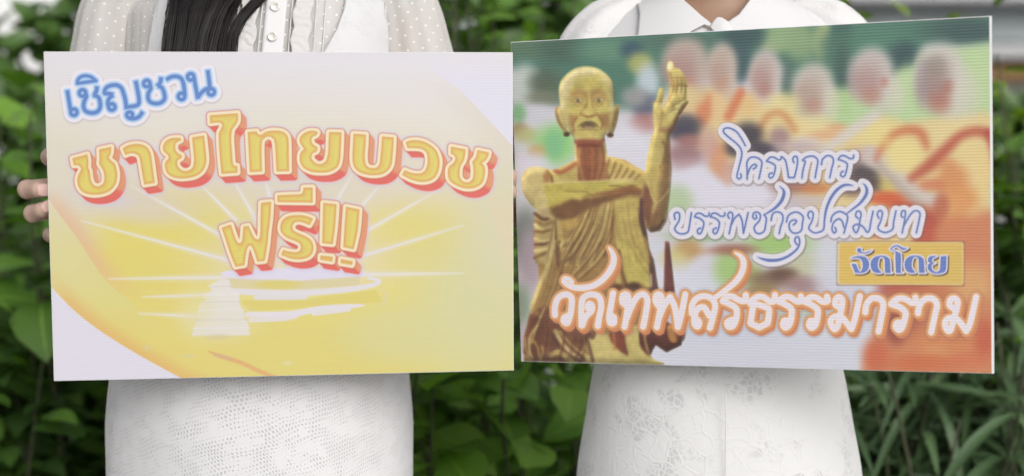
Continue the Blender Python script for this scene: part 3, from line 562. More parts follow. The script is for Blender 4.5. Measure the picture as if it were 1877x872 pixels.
def statue(A):
    P, L, B = A.fill, A.line, A.blob
    G, D, K, H = (198, 192, 132), (158, 132, 96), (112, 80, 76), (222, 218, 168)
    h = tile(1010, 110, 4.843); r = tile(1150, 100, 4.36); m = tile(945, 260, 3.963); d = tile(945, 440, 3.633)
    # robe and body mass
    P(m(150,500, 260,520, 460,300, 640,250, 700,100, 800,120, 950,210, 930,420, 960,620, 1000,872, 150,872, 140,700), (176, 152, 108), 1)
    P(d(150,40, 880,0, 915,160, 930,320, 960,600, 860,700, 940,800, 1000,820, 60,800, 60,700, 100,480, 160,260), (170, 146, 104), 1)
    # lower skirt folds
    P(d(60,640, 120,480, 200,420, 420,560, 540,640, 530,800, 120,800), (132, 96, 84), 2)
    P(d(640,560, 940,560, 940,700, 900,760, 830,700, 760,760, 640,700), (120, 84, 80), 1.5)
    P(d(530,600, 640,640, 760,770, 1005,820, 480,800), (206, 200, 146), 2, 1, 0, 3); P(d(740,600, 830,560, 850,720, 940,790, 1000,820, 800,815, 760,740), (204, 198, 142), 2, 1, 0, 3)
    P(d(640,610, 740,620, 745,755, 690,720, 640,660), (150, 94, 78), 2)
    P(d(835,610, 960,600, 1020,530, 1120,600, 1118,690, 1020,738, 950,690, 930,700, 915,755, 840,690), (112, 72, 66), 1)
    P(d(1025,570, 1060,560, 1105,610, 1100,660, 1070,680, 1035,650), (186, 146, 98), 1.2, 1, 0, 3); B(*d(1110,620)[0], 8, 12, (118, 66, 58), .8)
    P(d(890,20, 930,120, 965,330, 900,330, 900,120), (122, 96, 96), 1.2); P(d(1008,0, 1035,0, 1072,340, 1000,340), (120, 82, 88), 1.2); P(d(1030,140, 1050,200, 1070,340, 1040,340), (150, 98, 92), 1.5)
    for k, (x0, y0, x1, y1, x2, y2, w, c) in enumerate([(270,600,330,700,430,790,9,H), (250,620,340,740,440,800,7,K), (300,600,380,690,470,760,4,G), (470,600,500,700,525,800,6,K), (120,500,80,640,70,740,8,K), (150,470,100,600,75,700,3,G), (170,500,120,640,125,770,4,G),
            (240,760,300,740,380,800,10,G), (330,620,430,700,520,770,3,(150,110,88)), (180,700,190,740,170,800,3,G), (660,600,672,680,668,720,4,(186,140,100)), (500,610,520,640,540,600,8,K), (870,610,880,680,900,740,4,G)]):
        L(d(x0,y0, x1,y1, x2,y2), w, c, 1.5, .8)
    P(d(100,480, 60,640, 62,740, 110,790, 140,780, 160,640, 200,520), (126, 92, 78), 1.6); L(d(150,560, 100,640, 100,740, 120,780), 4, H, 1.2, .8); L(d(200,440, 150,560, 110,680), 3, (206, 200, 150), 1, .8); L(d(100,640, 150,700, 165,780), 3, (196, 180, 110), 1, .8); L(d(70,640, 75,720, 105,790), 2, (206, 196, 140), 1, .8)
    # draped folds of the robe
    P(m(150,500, 290,545, 250,700, 235,872, 150,872, 160,700, 138,600), (184, 172, 130), 1.4)
    for (y0, y1, c, w) in [(510,540,K,6), (560,580,(150,128,90),5), (590,620,H,4), (640,630,(142,112,80),6), (690,700,H,4), (735,720,K,5), (780,760,H,5), (830,790,(140,112,84),6)]:
        L(m(145,y0, 210,y1 + 12, 275,y1 - 10), w, c, 1.2, .85)
    L(m(300,560, 275,700, 240,872), 12, (196, 188, 140), 1.2); L(m(285,560, 262,700, 232,872), 2, K, 1, .8); L(m(300,560, 300,700, 310,872), 4, (118, 92, 72), 1.2, .8); L(m(320,570, 340,720, 370,872), 9, (196, 186, 132), 1.4, .9); L(d(262,0, 220,160, 160,300, 110,440), 8, (200, 192, 146), 1.3, .9); L(d(300,0, 290,140, 330,300), 4, K, 1.3, .8); L(d(330,80, 310,200, 330,330), 10, (146, 116, 82), 2, .8)
    for i, v in enumerate([(540,470, 500,600, 430,680, 345,740), (530,560, 480,640, 420,720, 360,830), (560,560, 480,720, 400,830, 395,835), (650,440, 600,600, 520,740, 465,872), (690,440, 650,600, 600,760, 560,872), (720,430, 700,620, 690,700, 640,820)]):
        L(m(*v), 11, (206, 198, 142) if i in (0, 3, 4) else (184, 164, 112), 1.8, .85); L([(x + 3.2, y + 2.2) for x, y in m(*v)], 3.4, (118, 90, 72), 1.4, .75); L([(x - 2.6, y - 1.6) for x, y in m(*v)], 1.6, (224, 216, 160), 1, .7)
    def pleats(g0, g1, n, w, hi, lo, al=.55):
        for q in range(n):
            t = (q + .5) / n + .04 * math.sin(q * 2.7); v = [(a[0] * (1 - t) + b[0] * t, a[1] * (1 - t) + b[1] * t) for a, b in zip(g0, g1)]
            L(v, w * (1.1 + .5 * math.sin(q * 1.9)), lo, 1.1, al, 5, [.2, .9, 1, .8, .5]); L([(x - w * .8, y - w * .5) for x, y in v], w * .6, hi, .8, al, 5, [.2, 1, 1, .6, .3])
    pleats(m(500,470, 430,600, 370,700, 330,780, 300,872), m(735,420, 720,560, 690,680, 640,780, 560,872), 15, 2.2, (214,206,148), (112,84,66))
    P(m(730,400, 910,395, 920,560, 960,700, 990,872, 770,872, 740,700, 725,520), (200, 190, 126), 1.8, .95)
    for v, c, w in [((830,600, 880,720, 960,860), (168,152,96), 2.4), ((730,520, 760,680, 800,860), (172,150,100), 3), ((900,470, 925,620, 975,740), (150,128,96), 3), ((770,520, 810,700, 870,872), (222,216,150), 3), ((890,560, 940,680, 985,860), (176,160,108), 2)]:
        L(m(*v), w, c, 1.2, .8)
    P(d(680,0, 760,0, 900,160, 912,310, 840,290, 770,300, 700,170), (202, 198, 126), 2, .9); L(d(700,60, 720,200, 760,330), 6, (134, 100, 72), 1.6, .8); L(d(760,0, 830,120, 905,230), 2.4, (168,152,96), 1.2, .8); L(d(690,180, 700,300, 745,330), 10, (204, 196, 128), 2, .8)
    B(*d(800,300)[0], 14, 8, (96, 72, 66), .9); B(*d(690,310)[0], 12, 7, (112, 76, 66), .85); L(d(915,220, 918,300), 2, (230, 226, 214), .8, .9)
    for v in [(430,0, 380,80, 320,130), (560,0, 480,120, 390,220), (600,60, 540,140, 430,240), (380,0, 350,60, 320,120)]:
        L(d(*v), 3, (208, 200, 148), 1.2, .8); L([(x + 3.5, y + 2) for x, y in d(*v)], 4, (128, 98, 76), 1.8, .7)
    pleats(m(735,430, 745,540, 760,640, 780,760, 800,872), m(905,410, 918,560, 945,680, 970,770, 985,860), 8, 1.8, (222,216,156), (150,128,84), .5)
    pleats(d(250,60, 225,200, 190,340, 150,440, 120,520), d(420,60, 400,160, 350,280, 330,340, 320,400), 8, 2, (206,198,140), (112,86,68), .5)
    pleats(d(190,520, 200,600, 190,680, 180,740, 170,790), d(500,600, 520,660, 520,720, 500,760, 480,800), 10, 2.2, (190,160,104), (84,58,52), .6)
    # shoulder cloth
    P(m(660,95, 720,100, 830,150, 950,215, 950,330, 640,280, 620,240, 650,180), (196, 184, 124), 1.2)
    for k in range(6):
        L(m(690 + 45 * k, 115 + 22 * k, 670 + 42 * k, 190 + 14 * k, 640 + 42 * k, 265 + 2 * k), 3.4, (142, 106, 80), 1.2, .8); L(m(675 + 45 * k, 110 + 22 * k, 655 + 42 * k, 190 + 14 * k, 625 + 42 * k, 265 + 2 * k), 3, (214, 208, 154), 1.2, .8)
    # neck and chest
    P(m(430,-60, 650,-60, 665,100, 690,250, 640,275, 450,275, 440,120), (176, 138, 104), 1); P(m(455,0, 640,0, 650,150, 620,270, 460,270, 470,120), (164, 120, 92), 3)
    for x, c in [(480, (206,180,132)), (520, (132,76,66)), (560, (190,130,96)), (590, (124,76,66)), (620, (196,160,116)), (500, (150,92,76)), (545,(140,84,68)), (640,(120,80,66))]:
        L(m(x, 10, x + (x - 560) * .15, 130, x - (x - 560) * .3, 268), 3.4, c, 2, .5)
    L(m(440,10, 445,120, 452,260), 4, (208, 200, 146), 1.2, .9); L(m(650,0, 665,80, 668,130), 4, (206, 198, 146), 1.2, .9)
    P(m(300,190, 440,120, 460,275, 380,275, 310,250, 260,210), (198, 186, 128), 1.4); L(m(290,205, 350,205, 440,150), 8, (160, 98, 78), 2, .8); P(m(210,180, 260,190, 330,250, 440,270, 460,280, 270,290), (206, 198, 138), 1.2)
    # upper arm and folded forearm
    P(m(45,260, 70,200, 120,172, 200,175, 255,215, 275,285, 940,330, 940,385, 700,400, 520,480, 300,560, 200,520, 120,450, 60,360), (200, 194, 140), 1, 1, 0, 0)
    P(m(45,260, 70,200, 120,172, 200,175, 250,215, 265,300, 240,430, 260,520, 200,510, 120,450, 60,360), (206, 200, 156), 1.6, 1, 0, 4)
    P(m(150,480, 260,470, 265,545, 200,530), (190, 180, 150), 2.5); L(m(235,205, 265,240, 272,284), 4, (132, 98, 72), 1.2, .9); B(*m(230,250)[0], 7, 12, (170, 126, 84), .7)
    P(m(200,295, 400,280, 620,272, 800,262, 880,280, 940,345, 935,390, 850,375, 700,400, 560,430, 440,480, 260,520, 240,430), (198, 194, 116), 1.4)
    P(m(255,470, 330,440, 420,400, 560,395, 700,370, 830,340, 940,345, 938,388, 850,378, 720,415, 600,455, 500,500, 420,550, 300,550, 262,510), (126, 94, 76), 4, .85)
    P(m(520,380, 700,340, 860,300, 935,345, 930,372, 840,352, 700,378), (150, 104, 84), 3, .8)
    L(m(210,296, 400,282, 620,274, 800,262, 870,272), 2.6, (226, 220, 172), 1, .9); L(m(360,345, 440,350, 510,350, 600,395), 1.7, (140, 116, 84), .8, .9); L(m(690,310, 770,312, 812,335), 1.7, (130, 104, 80), .8, .9); L(m(700,290, 800,280, 860,290), 3, (226, 218, 186), 1.4, .8); L(m(300,360, 420,380, 480,400), 8, (206, 200, 126), 3, .7)
    P(m(325,570, 460,540, 455,600, 380,640, 330,600), (190, 170, 112), 2)
    # raised arm
    P(m(985,30, 1000,-60, 1120,-60, 1125,40, 1135,180, 1125,330, 1100,560, 1060,625, 1000,635, 960,600, 930,470, 925,380, 950,230, 965,120), (196, 184, 126), 1)
    P(m(1090,-20, 1120,-40, 1128,60, 1134,180, 1125,340, 1100,560, 1060,625, 1000,635, 965,600, 1000,560, 1050,430, 1060,300, 1080,150), (144, 118, 92), 5, .85)
    P(m(950,300, 990,330, 1010,430, 1000,560, 975,600, 945,540, 925,400), (132, 92, 84), 3.4, .85); P(m(915,400, 935,400, 945,560, 970,700, 940,660, 910,560), (100, 74, 86), 1.6, .9)
    L(m(970,250, 1000,380, 1040,430, 1090,390, 1128,335), 2.4, (216, 204, 156), .9, .9); L(m(1045,430, 1020,470, 1010,500), 1.8, (210, 196, 150), .9, .8); L(m(1060,180, 1080,130, 1110,100), 2, (110, 88, 72), 1, .8); L(m(1000,20, 985,140, 960,260), 6, (206, 200, 136), 3, .8); L(m(1040,500, 1020,560, 1000,610), 8, (150, 116, 92), 3, .7); L(m(1090,560, 1050,620, 1000,634), 3, (90, 66, 60), 1.4, .8)
    # raised hand
    P(r(225,600, 215,470, 220,380, 240,360, 255,290, 265,255, 295,262, 300,320, 285,400, 300,425, 325,380, 345,330, 350,220, 340,150, 320,115, 330,70, 350,45, 375,60, 385,100, 425,108, 460,150, 485,210, 492,290, 495,370, 450,440, 400,540, 350,640, 350,872, 180,872, 200,740), (202, 194, 136), .9)
    P(r(495,372, 450,440, 400,540, 360,620, 345,640, 350,872, 310,872, 320,760, 320,660, 370,560, 400,480, 450,400), (138, 110, 92), 2, .9)
    for v in [(378,200, 375,280, 345,350), (408,180, 410,240, 400,300), (440,180, 445,250, 440,310), (475,240, 472,300, 468,350), (350,140, 362,170, 360,240)]:
        L(r(*v), 2.2, (158, 122, 84), .9, .75)
    for v in [(350,245, 420,242, 490,245), (350,180, 420,176, 478,185), (240,370, 260,365, 285,372)]:
        L(r(*v), 1.8, (160, 126, 88), .9, .7)
    B(*r(350,90)[0], 5, 9, (228, 222, 196), .9); L(r(280,420, 290,470, 275,560), 3, (164, 132, 92), 1.6, .7); L(r(340,360, 380,400, 330,420), 2.4, (168, 140, 106), 1.4, .7); L(r(280,590, 330,600, 370,580), 9, (158, 120, 100), 3, .7)
    for y in (610, 635, 660, 690, 720): L(r(240, y, 290, y + 8, 330, y), 1.4, (158, 136, 84), .8, .6)
    L(r(300,690, 320,740, 300,860), 5, (128, 104, 82), 2.2, .8); L(r(235,620, 215,740, 195,872), 5, (208, 202, 140), 2.4, .7)
    # ears
    P(h(90,400, 50,405, 38,440, 60,540, 110,620, 135,660, 155,640, 140,560), (196, 186, 130), .9); P(h(560,420, 600,385, 620,390, 610,470, 590,560, 560,640, 525,655, 520,600), (196, 186, 132), .9)
    L(h(60,410, 50,450, 75,530, 125,600), 3, (140, 110, 84), 1.2, .8); L(h(600,400, 580,480, 560,570), 3, (160, 130, 94), 1.2, .8); L(h(70,440, 95,500, 120,580), 3, (216, 208, 160), 1, .8); B(*h(145,645)[0], 5, 4, (104, 72, 56), .9); B(*h(535,655)[0], 5, 3.5, (104, 72, 56), .9)
    # head
    P(h(75,260, 82,200, 110,150, 170,95, 240,58, 330,48, 420,65, 490,110, 545,170, 565,240, 568,330, 562,430, 540,540, 510,620, 450,700, 340,725, 230,700, 180,640, 140,560, 100,430, 80,340), (206, 202, 158), 1, 1, 0, 3)
    P(h(165,350, 180,240, 230,150, 320,120, 430,140, 500,230, 520,350, 530,480, 500,620, 430,690, 250,690, 190,620, 150,480), (206, 202, 132), 5, .95); P(h(95,240, 130,160, 230,80, 330,66, 420,90, 360,110, 220,140, 150,260, 110,400), (216, 212, 184), 5, .7)
    for k, y in enumerate((175, 200, 222)): L(h(210, y + 12, 330, y, 460, y + 10), 1.6, (176, 166, 108), 1, .55)
    P(h(170,350, 180,280, 240,248, 310,262, 345,275, 380,250, 430,245, 490,280, 508,350, 470,325, 430,305, 370,312, 345,300, 310,322, 250,305, 200,325), (166, 128, 98), 5, .6)
    for cx in (245, 432):
        P(h(cx - 45,350, cx - 20,322, cx + 20,320, cx + 50,345, cx + 20,368, cx - 20,368), (208, 200, 160), 1.2); B(*h(cx, 350)[0], 3.6, 3.4, (104, 98, 80), .85, .3); L(h(cx - 48,350, cx - 15,325, cx + 25,325, cx + 52,348), 1.5, (128, 92, 74), .8, .75); L(h(cx - 35,385, cx, 398, cx + 40,382), 2.4, (168, 136, 92), 1.2, .8); L(h(cx - 40,362, cx,372, cx + 42,362), 1.4, (130, 96, 76), .8, .8)
    L(h(330,300, 325,380, 285,440, 270,470), 4, (168, 124, 90), 1.8, .75); L(h(368,310, 375,390, 405,440), 3, (172, 130, 94), 1.8, .7); L(h(345,290, 345,380, 350,440), 6, (216, 208, 140), 2, .8)
    L(h(272,470, 300,480, 340,492, 390,480, 415,465), 4, (132, 88, 66), 1.4, .85); B(*h(305,455)[0], 7, 6, (206, 198, 134), .7); B(*h(390,455)[0], 6, 6, (196, 184, 124), .6); B(*h(345,470)[0], 5, 4, (216, 208, 150), .7)
    P(h(165,460, 250,490, 215,560, 200,640, 165,560), (172, 130, 100), 4, .6); P(h(430,470, 530,460, 530,560, 490,620, 460,560), (158, 116, 90), 4, .65); L(h(270,480, 220,540, 200,600), 3, (204, 196, 136), 1.3, .7); L(h(425,480, 465,540, 455,600), 3, (130, 90, 72), 1.5, .7); L(h(240,490, 205,560, 215,620), 2, (126, 86, 68), 1.2, .7)
    L(h(242,588, 275,560, 315,544, 345,540, 375,544, 408,562, 432,588), 3.8, (98, 80, 74), 1.1, .85, 5, [.2, .8, 1, .8, 1, .8, .2]); P(h(272,572, 340,545, 410,572, 395,592, 340,600, 285,592), (104, 84, 78), 1.2, .8); P(h(285,586, 310,575, 350,572, 385,580, 392,592, 340,600), (186, 164, 142), 1, .9); L(h(280,582, 340,570, 395,584), 1.4, (120, 96, 84), .7, .7); L(h(250,610, 340,608, 420,610), 2.2, (146, 116, 88), 1.2, .7); L(h(250,640, 300,655, 370,640, 420,650), 1.6, (160, 136, 92), 1, .6); P(h(270,640, 340,625, 420,640, 400,690, 290,690), (212, 206, 140), 4, .7)
    P(h(220,700, 300,690, 400,690, 460,700, 455,760, 240,760), (160, 100, 84), 3, .9); L(h(250,750, 340,745, 440,752), 3, (112, 70, 66), 1.4, .8)

def rectify(A, quad, w, h):
    """lay the painted sheet onto a w x h rectangle"""
    src = [(0, 0), (1, 0), (1, 1), (0, 1)]; M = []; b = []
    for (u, v), (x, y) in zip(src, quad):
        M.append([u, v, 1, 0, 0, 0, -u * x, -v * x]); b.append(x); M.append([0, 0, 0, u, v, 1, -u * y, -v * y]); b.append(y)
    k = np.linalg.solve(np.array(M), np.array(b))
    U, V = np.meshgrid((np.arange(w) + .5) / w, (np.arange(h) + .5) / h)
    q = k[6] * U + k[7] * V + 1
    x = ((k[0] * U + k[1] * V + k[2]) / q - A.x0) * A.S - .5; y = ((k[3] * U + k[4] * V + k[5]) / q - A.y0) * A.S - .5
    x = np.clip(x, 0, A.W - 1.01); y = np.clip(y, 0, A.H - 1.01); i, j = x.astype(int), y.astype(int); fx, fy = (x - i)[..., None], (y - j)[..., None]
    I = A.I
    return (I[j, i] * (1 - fx) + I[j, i + 1] * fx) * (1 - fy) + (I[j + 1, i] * (1 - fx) + I[j + 1, i + 1] * fx) * fy
# ---------------------------------------------------------------- the setting
def structure(o, label=None):
    o['kind'] = 'structure'
    if label: o['label'] = label
    return o
m = Mat('lawn', .9); n1 = m.noise(m.coord('Object'), 30, 5, .7); n2 = m.noise(m.coord('Object'), 1.3, 3)
m.col(m.mix(n2, m.ramp(n1, [(.3, (.02, .035, .012)), (.7, (.07, .11, .03))]), (.06, .05, .03, 1))); m.bump(n1, .8, .03); M_LAWN = m.m
m = Mat('paving', .85); n1 = m.noise(m.coord('Object'), 18, 5, .6)
m.col(m.ramp(n1, [(.3, (.42, .41, .39)), (.7, (.54, .53, .51))])); m.bump(n1, .3, .004); M_PAVE = m.m
G = 300
V, F = [], []
xs = np.concatenate([np.linspace(-G, -6, 12), np.linspace(-5, 5, 40), np.linspace(6, G, 12)])
for y in xs:
    for x in xs: V.append((x, y, .02 * noise.noise(Vector((x * .7, y * .7, 0)))))
k = len(xs); F = [(j * k + i, j * k + i + 1, (j + 1) * k + i + 1, (j + 1) * k + i) for j in range(k - 1) for i in range(k - 1)]
structure(link('ground', mesh('ground', V, F), M_LAWN), 'low lawn under and behind the hedge')
pv = bpy.data.objects.new('bounce_pavement', None); COL.objects.link(pv); pv['kind'] = 'structure'; pv['label'] = 'unseen pale square paving under the two women, enlarged to bounce light upward'  # out of view; widened and lightened to bounce light onto the skirts
slab = bmesh.new(); bmesh.ops.create_cube(slab, size=1)
for v in slab.verts: v.co = Vector((v.co.x * .592, v.co.y * .592, v.co.z * .06))
bmesh.ops.bevel(slab, geom=list(slab.edges), offset=.004, segments=1, affect='EDGES')
sm = bpy.data.meshes.new('paving_slab'); slab.to_mesh(sm); slab.free(); sm.materials.append(M_PAVE)
for i in range(18):
    for j in range(14):
        o = bpy.data.objects.new('paving_slab', sm); COL.objects.link(o); o.parent = pv
        o.location = (-5.1 + .6 * i, 1.6 - .6 * j, .024 + rnd.uniform(-.002, .002)); o.rotation_euler = (0, 0, rnd.uniform(-.004, .004))

# far house: grey wall, pale fascia, brown timber beam
def box(x0, x1, y0, y1, z0, z1):
    v = [(x, y, z) for x in (x0, x1) for y in (y0, y1) for z in (z0, z1)]
    return v, [(0, 1, 3, 2), (4, 6, 7, 5), (0, 4, 5, 1), (2, 3, 7, 6), (0, 2, 6, 4), (1, 5, 7, 3)], [(0, 0)] * 8
def bevelled(name, b, mat, parent, w=.01):
    V, F, U = b; o = link(name, mesh(name, V, F), mat, None, False); keep(o, parent)
    md = o.modifiers.new('bevel', 'BEVEL'); md.width = w; md.segments = 2; return o
def plain(name, c, rough=.8, var=.12, sc=3):
    m = Mat(name, rough); n = m.noise(m.coord('Object'), sc, 5, .6)
    m.col(m.ramp(n, [(.3, tuple(v * (1 - var) for v in c)), (.7, tuple(min(1, v * (1 + var)) for v in c))])); m.bump(n, .15, .01); return m.m
M_WALL, M_FASC, M_TEAL, M_BROWN, M_PALE, M_GLASS = plain('grey_render', (.5, .49, .51)), plain('pale_paint', (.6, .59, .61)), plain('blue_grey_cladding', (.38, .43, .44)), plain('brown_timber', (.5, .3, .14)), plain('pale_render', (.45, .445, .46)), plain('dark_glass', (.05, .06, .07), .1)
hb = empty('house', (3.2, 8, 0), 'blurred grey house behind the hedge at the right, with a brown timber beam', 'house')
def zat(py, Y): return CZ + (436 - py) * Y / 2607
bevelled('wall', box(.2, 7, 8.0, 8.3, 0, zat(118, 8)), M_PALE, hb)
bevelled('beam', box(2.5, 7, 7.86, 7.995, zat(146, 7.9), zat(117, 7.9)), M_BROWN, hb)
bevelled('ledge', box(1.9, 7, 7.7, 8.3, zat(116, 7.9) + .003, zat(90, 7.9)), M_PALE, hb)
bevelled('cladding', box(.2, 7, 8.0, 8.3, zat(90, 8) + .04, zat(18, 8)), M_TEAL, hb)
bevelled('fascia', box(.1, 7.2, 7.75, 8.4, zat(17, 8) + .003, zat(-30, 8)), M_WALL, hb)
bevelled('roof', box(-.1, 7.4, 7.9, 11, zat(-30, 8) + .003, zat(-42, 8)), M_FASC, hb)
for x in (3.4, 5.2):
    f = bevelled('window', box(x, x + 1.1, 7.93, 7.997, .9, 1.6), M_FASC, hb, .01)
    V, F, U = box(x + .06, x + 1.04, 7.91, 7.927, .96, 1.54); o = link('pane', mesh('pane', V, F), M_GLASS, None, False); o.parent = f; 
hb2 = empty('white_wall', (-3.1, 7, 0), 'bright white rendered wall glimpsed through the leaves at the top left', 'wall')
M_WHITE = plain('white_render', (.8, .8, .8))
bevelled('wall_panel', box(-5.2, -1.95, 7, 7.2, 0, 2.9), M_WHITE, hb2); bevelled('coping', box(-5.3, -1.9, 6.95, 7.25, 2.903, 2.98), M_FASC, hb2)

# ---------------------------------------------------------------- shrubs
def leaf_shape(name, ln, wd, prof, droop, fold, n=6):
    V, F, U = [], [], []
    for i in range(n + 1):
        t = i / n; w = wd * np.interp(t, [p[0] for p in prof], [p[1] for p in prof])
        y = ln * t * (1 - .12 * droop * t); z = -droop * ln * t * t * .45
        for j, s in enumerate((-1, -.5, 0, .5, 1)):
            V.append((s * w, y, z + abs(s) * w * fold + .04 * wd * math.sin(t * 19 + j) * abs(s))); U.append((.5 + s * .5, t))
    for i in range(n):
        for j in range(4):
            a = i * 5 + j; F.append((a, a + 1, a + 6, a + 5))
    return mesh(name, V, F, U)
OV = [(0, .06), (.08, .55), (.25, .95), (.42, 1), (.65, .8), (.85, .42), (1, .02)]
HE = [(0, .3), (.06, .8), (.2, 1), (.4, .96), (.65, .7), (.85, .35), (1, .02)]
OB = [(0, .08), (.2, .45), (.5, .85), (.75, 1), (.9, .75), (1, .1)]
NA = [(0, .2), (.2, .75), (.45, 1), (.7, .8), (.9, .4), (1, .03)]
ML_SHADE = leaf_mat('shade_dark_leaf', (.022, .05, .013), (.05, .11, .025), (.10, .2, .04))  # fill leaves darkened to put the shade of the gaps into their colour
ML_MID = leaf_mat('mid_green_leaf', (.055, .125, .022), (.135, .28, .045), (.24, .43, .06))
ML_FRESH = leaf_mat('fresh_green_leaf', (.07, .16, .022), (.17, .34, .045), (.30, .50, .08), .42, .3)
ML_LIME = leaf_mat('lime_green_leaf', (.09, .17, .02), (.18, .31, .035), (.28, .42, .05), .45, .35)
ML_GREY = leaf_mat('grey_green_leaf', (.045, .085, .038), (.09, .16, .07), (.17, .27, .12), .3, .1)
ML_PALE = leaf_mat('pale_whorl_leaf', (.1, .18, .07), (.17, .27, .12), (.3, .42, .2), .35, .25)
M_STEM = plain('green_brown_stem', (.05, .055, .025), .7, .3, 30)
KINDS = {'broad': [leaf_shape('leaf', .068, .024, OV, .6, .25), leaf_shape('leaf', .06, .022, HE, .8, .2), leaf_shape('leaf', .078, .025, OV, .35, .3)],
         'heart': [leaf_shape('leaf', .092, .036, HE, .5, .2), leaf_shape('leaf', .08, .03, OB, .6, .18), leaf_shape('leaf', .085, .033, OV, .9, .2)],
         'spoon': [leaf_shape('leaf', .088, .026, OB, .5, .22), leaf_shape('leaf', .075, .024, OB, .9, .25), leaf_shape('leaf', .08, .03, OV, .7, .2)],
         'small': [leaf_shape('leaf', .04, .011, OV, .5, .25), leaf_shape('leaf', .034, .010, HE, .7, .2)],
         'whorl': [leaf_shape('leaf', .046, .0085, NA, .5, .2), leaf_shape('leaf', .056, .009, NA, .9, .2)],
         'blade': [leaf_shape('leaf', .16, .0085, NA, 1.3, .35, 9), leaf_shape('leaf', .13, .009, NA, .8, .3, 9), leaf_shape('leaf', .19, .008, NA, 1.7, .3, 10)]}
def variants(kind, mat):
    out = []
    for me in KINDS[kind]:
        c = me.copy(); c.materials.append(mat); c.polygons.foreach_set('use_smooth', [True] * len(c.polygons)); out.append(c)
    return out
def shrub(name, label, cat, x0, x1, y0, y1, z0, z1, kind, mat, stems, nleaf, nfill, seed, size=1., up=.35, top=None, group=None, whorl=1, fillmat=None, dens=1.):
    R = random.Random(seed); cx, cy = (x0 + x1) / 2, (y0 + y1) / 2
    root = empty(name, (cx, cy, 0), label, cat, group)
    S = []; nodes = []
    for s in range(stems):
        tx, ty = R.uniform(x0, x1), lerp(y0, y1, R.random() ** 1.3); tz = (top(tx) if top else z1) * R.uniform(.8, 1) if R.random() < .7 else lerp(z0, z1, R.random())
        bx, by = lerp(cx, tx, .55), lerp(cy, ty, .3) + .05
        P = [Vector((lerp(bx, tx, t ** 1.4) + .03 * math.sin(t * 7 + s), lerp(by, ty, t ** 1.2) + .02 * math.cos(t * 6 + s * 2), tz * (t if t < 1 else 1))) for t in [q / 9 for q in range(10)]]
        S.append(tube(P, [lerp(.0075, .0016, q / 9) for q in range(10)], 6))
        Q = spline(np.array([list(p) for p in P]), False, 8)
        for i, q in enumerate(Q):
            if q[2] > z0: nodes.append((Vector(q), Vector(Q[min(i + 1, len(Q) - 1)]) - Vector(Q[max(0, i - 1)]), i, s))
    V, F, U = joined(S); keep(link('stem', mesh('stem', V, F, U), M_STEM), root)
    vs = variants(kind, mat)
    def place(k):
        p, t, i, s = R.choice(nodes); t = t.normalized()
        a = i * 2.4 + s + R.uniform(-.5, .5); d = Vector((math.cos(a), math.sin(a), 0)); d = (d - t * d.dot(t)).normalized()
        if d.y > .2 and R.random() < .75: d.y = -d.y
        d = (d * R.uniform(.7, 1) + t * R.uniform(.1, .6) + Vector((0, -.15, R.uniform(-.5, .25) + up * .3))).normalized()
        off = R.uniform(.0, .05) / dens if whorl == 1 else 0
        return p + d * off + Vector((R.gauss(0, .012), R.gauss(0, .012), R.gauss(0, .008))) * (whorl == 1), d, R.uniform(.6, 1.25) * size, R.uniform(-.6, .6)
    def matrix(p, d, sc, roll):
        yv = d; zv = Vector((0, -.35, 1)); zv = (zv - yv * zv.dot(yv)).normalized(); xv = yv.cross(zv)
        M = Matrix((xv, yv, zv)).transposed().to_4x4() @ Matrix.Rotation(roll, 4, 'Y') @ Matrix.Scale(sc, 4); M.translation = p; return M
    cnt = 0
    while cnt < nleaf:
        p, d, sc, roll = place(cnt)
        if whorl > 1:
            t = Vector((R.uniform(-.4, .4), R.uniform(-.8, 0), 1)).normalized(); e = t.orthogonal().normalized(); f = t.cross(e); ph = R.random() * 6
            for w in range(whorl):
                a = ph + w * 2 * PI / whorl; dd = (e * math.cos(a) + f * math.sin(a) + t * R.uniform(.1, .5)).normalized()
                o = link('leaf', R.choice(vs), None, None, False); o.matrix_world = Matrix.Translation(-Vector(root.location)) @ matrix(p, dd, sc, 0); o.parent = root; cnt += 1
        else:
            o = link('leaf', R.choice(vs), None, None, False); o.matrix_world = Matrix.Translation(-Vector(root.location)) @ matrix(p, d, sc, roll); o.parent = root; cnt += 1
    if nfill:
        bm = []
        base = [np.array([list(v.co) + [1] for v in me.vertices]) for me in KINDS[kind]]; fs = [[tuple(p.vertices) for p in me.polygons] for me in KINDS[kind]]
        uvs = []
        for me in KINDS[kind]:
            u = np.zeros((len(me.vertices), 2)); l = me.uv_layers[0].data
            for lp in me.loops: u[lp.vertex_index] = l[lp.index].uv
            uvs.append(u)
        VV, FF, UU = [], [], []; b = 0
        for k in range(nfill):
            p, d, sc, roll = place(k); p = p + Vector((R.gauss(0, .05), abs(R.gauss(0, .10)) + .03, R.gauss(0, .04))); q = R.randrange(len(base))
            if top and p.z > top(p.x): continue
            Mx = np.array(matrix(p, d, sc, roll)); VV.append((base[q] @ Mx.T)[:, :3]); FF += [tuple(i + b for i in f) for f in fs[q]]; UU.append(uvs[q]); b += len(base[q])
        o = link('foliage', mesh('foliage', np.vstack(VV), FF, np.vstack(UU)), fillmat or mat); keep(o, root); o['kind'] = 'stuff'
    return root
GR = 'leafy shrubs behind the two women'
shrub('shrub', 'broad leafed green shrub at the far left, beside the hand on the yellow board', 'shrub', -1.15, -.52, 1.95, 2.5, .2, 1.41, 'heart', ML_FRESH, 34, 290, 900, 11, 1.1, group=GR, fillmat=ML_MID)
shrub('shrub', 'dark low shrub filling the bottom left corner behind the white knit skirt', 'shrub', -1.05, -.3, 1.98, 2.6, .1, .98, 'broad', ML_MID, 34, 290, 2600, 12, 1.12, group=GR, fillmat=ML_SHADE)
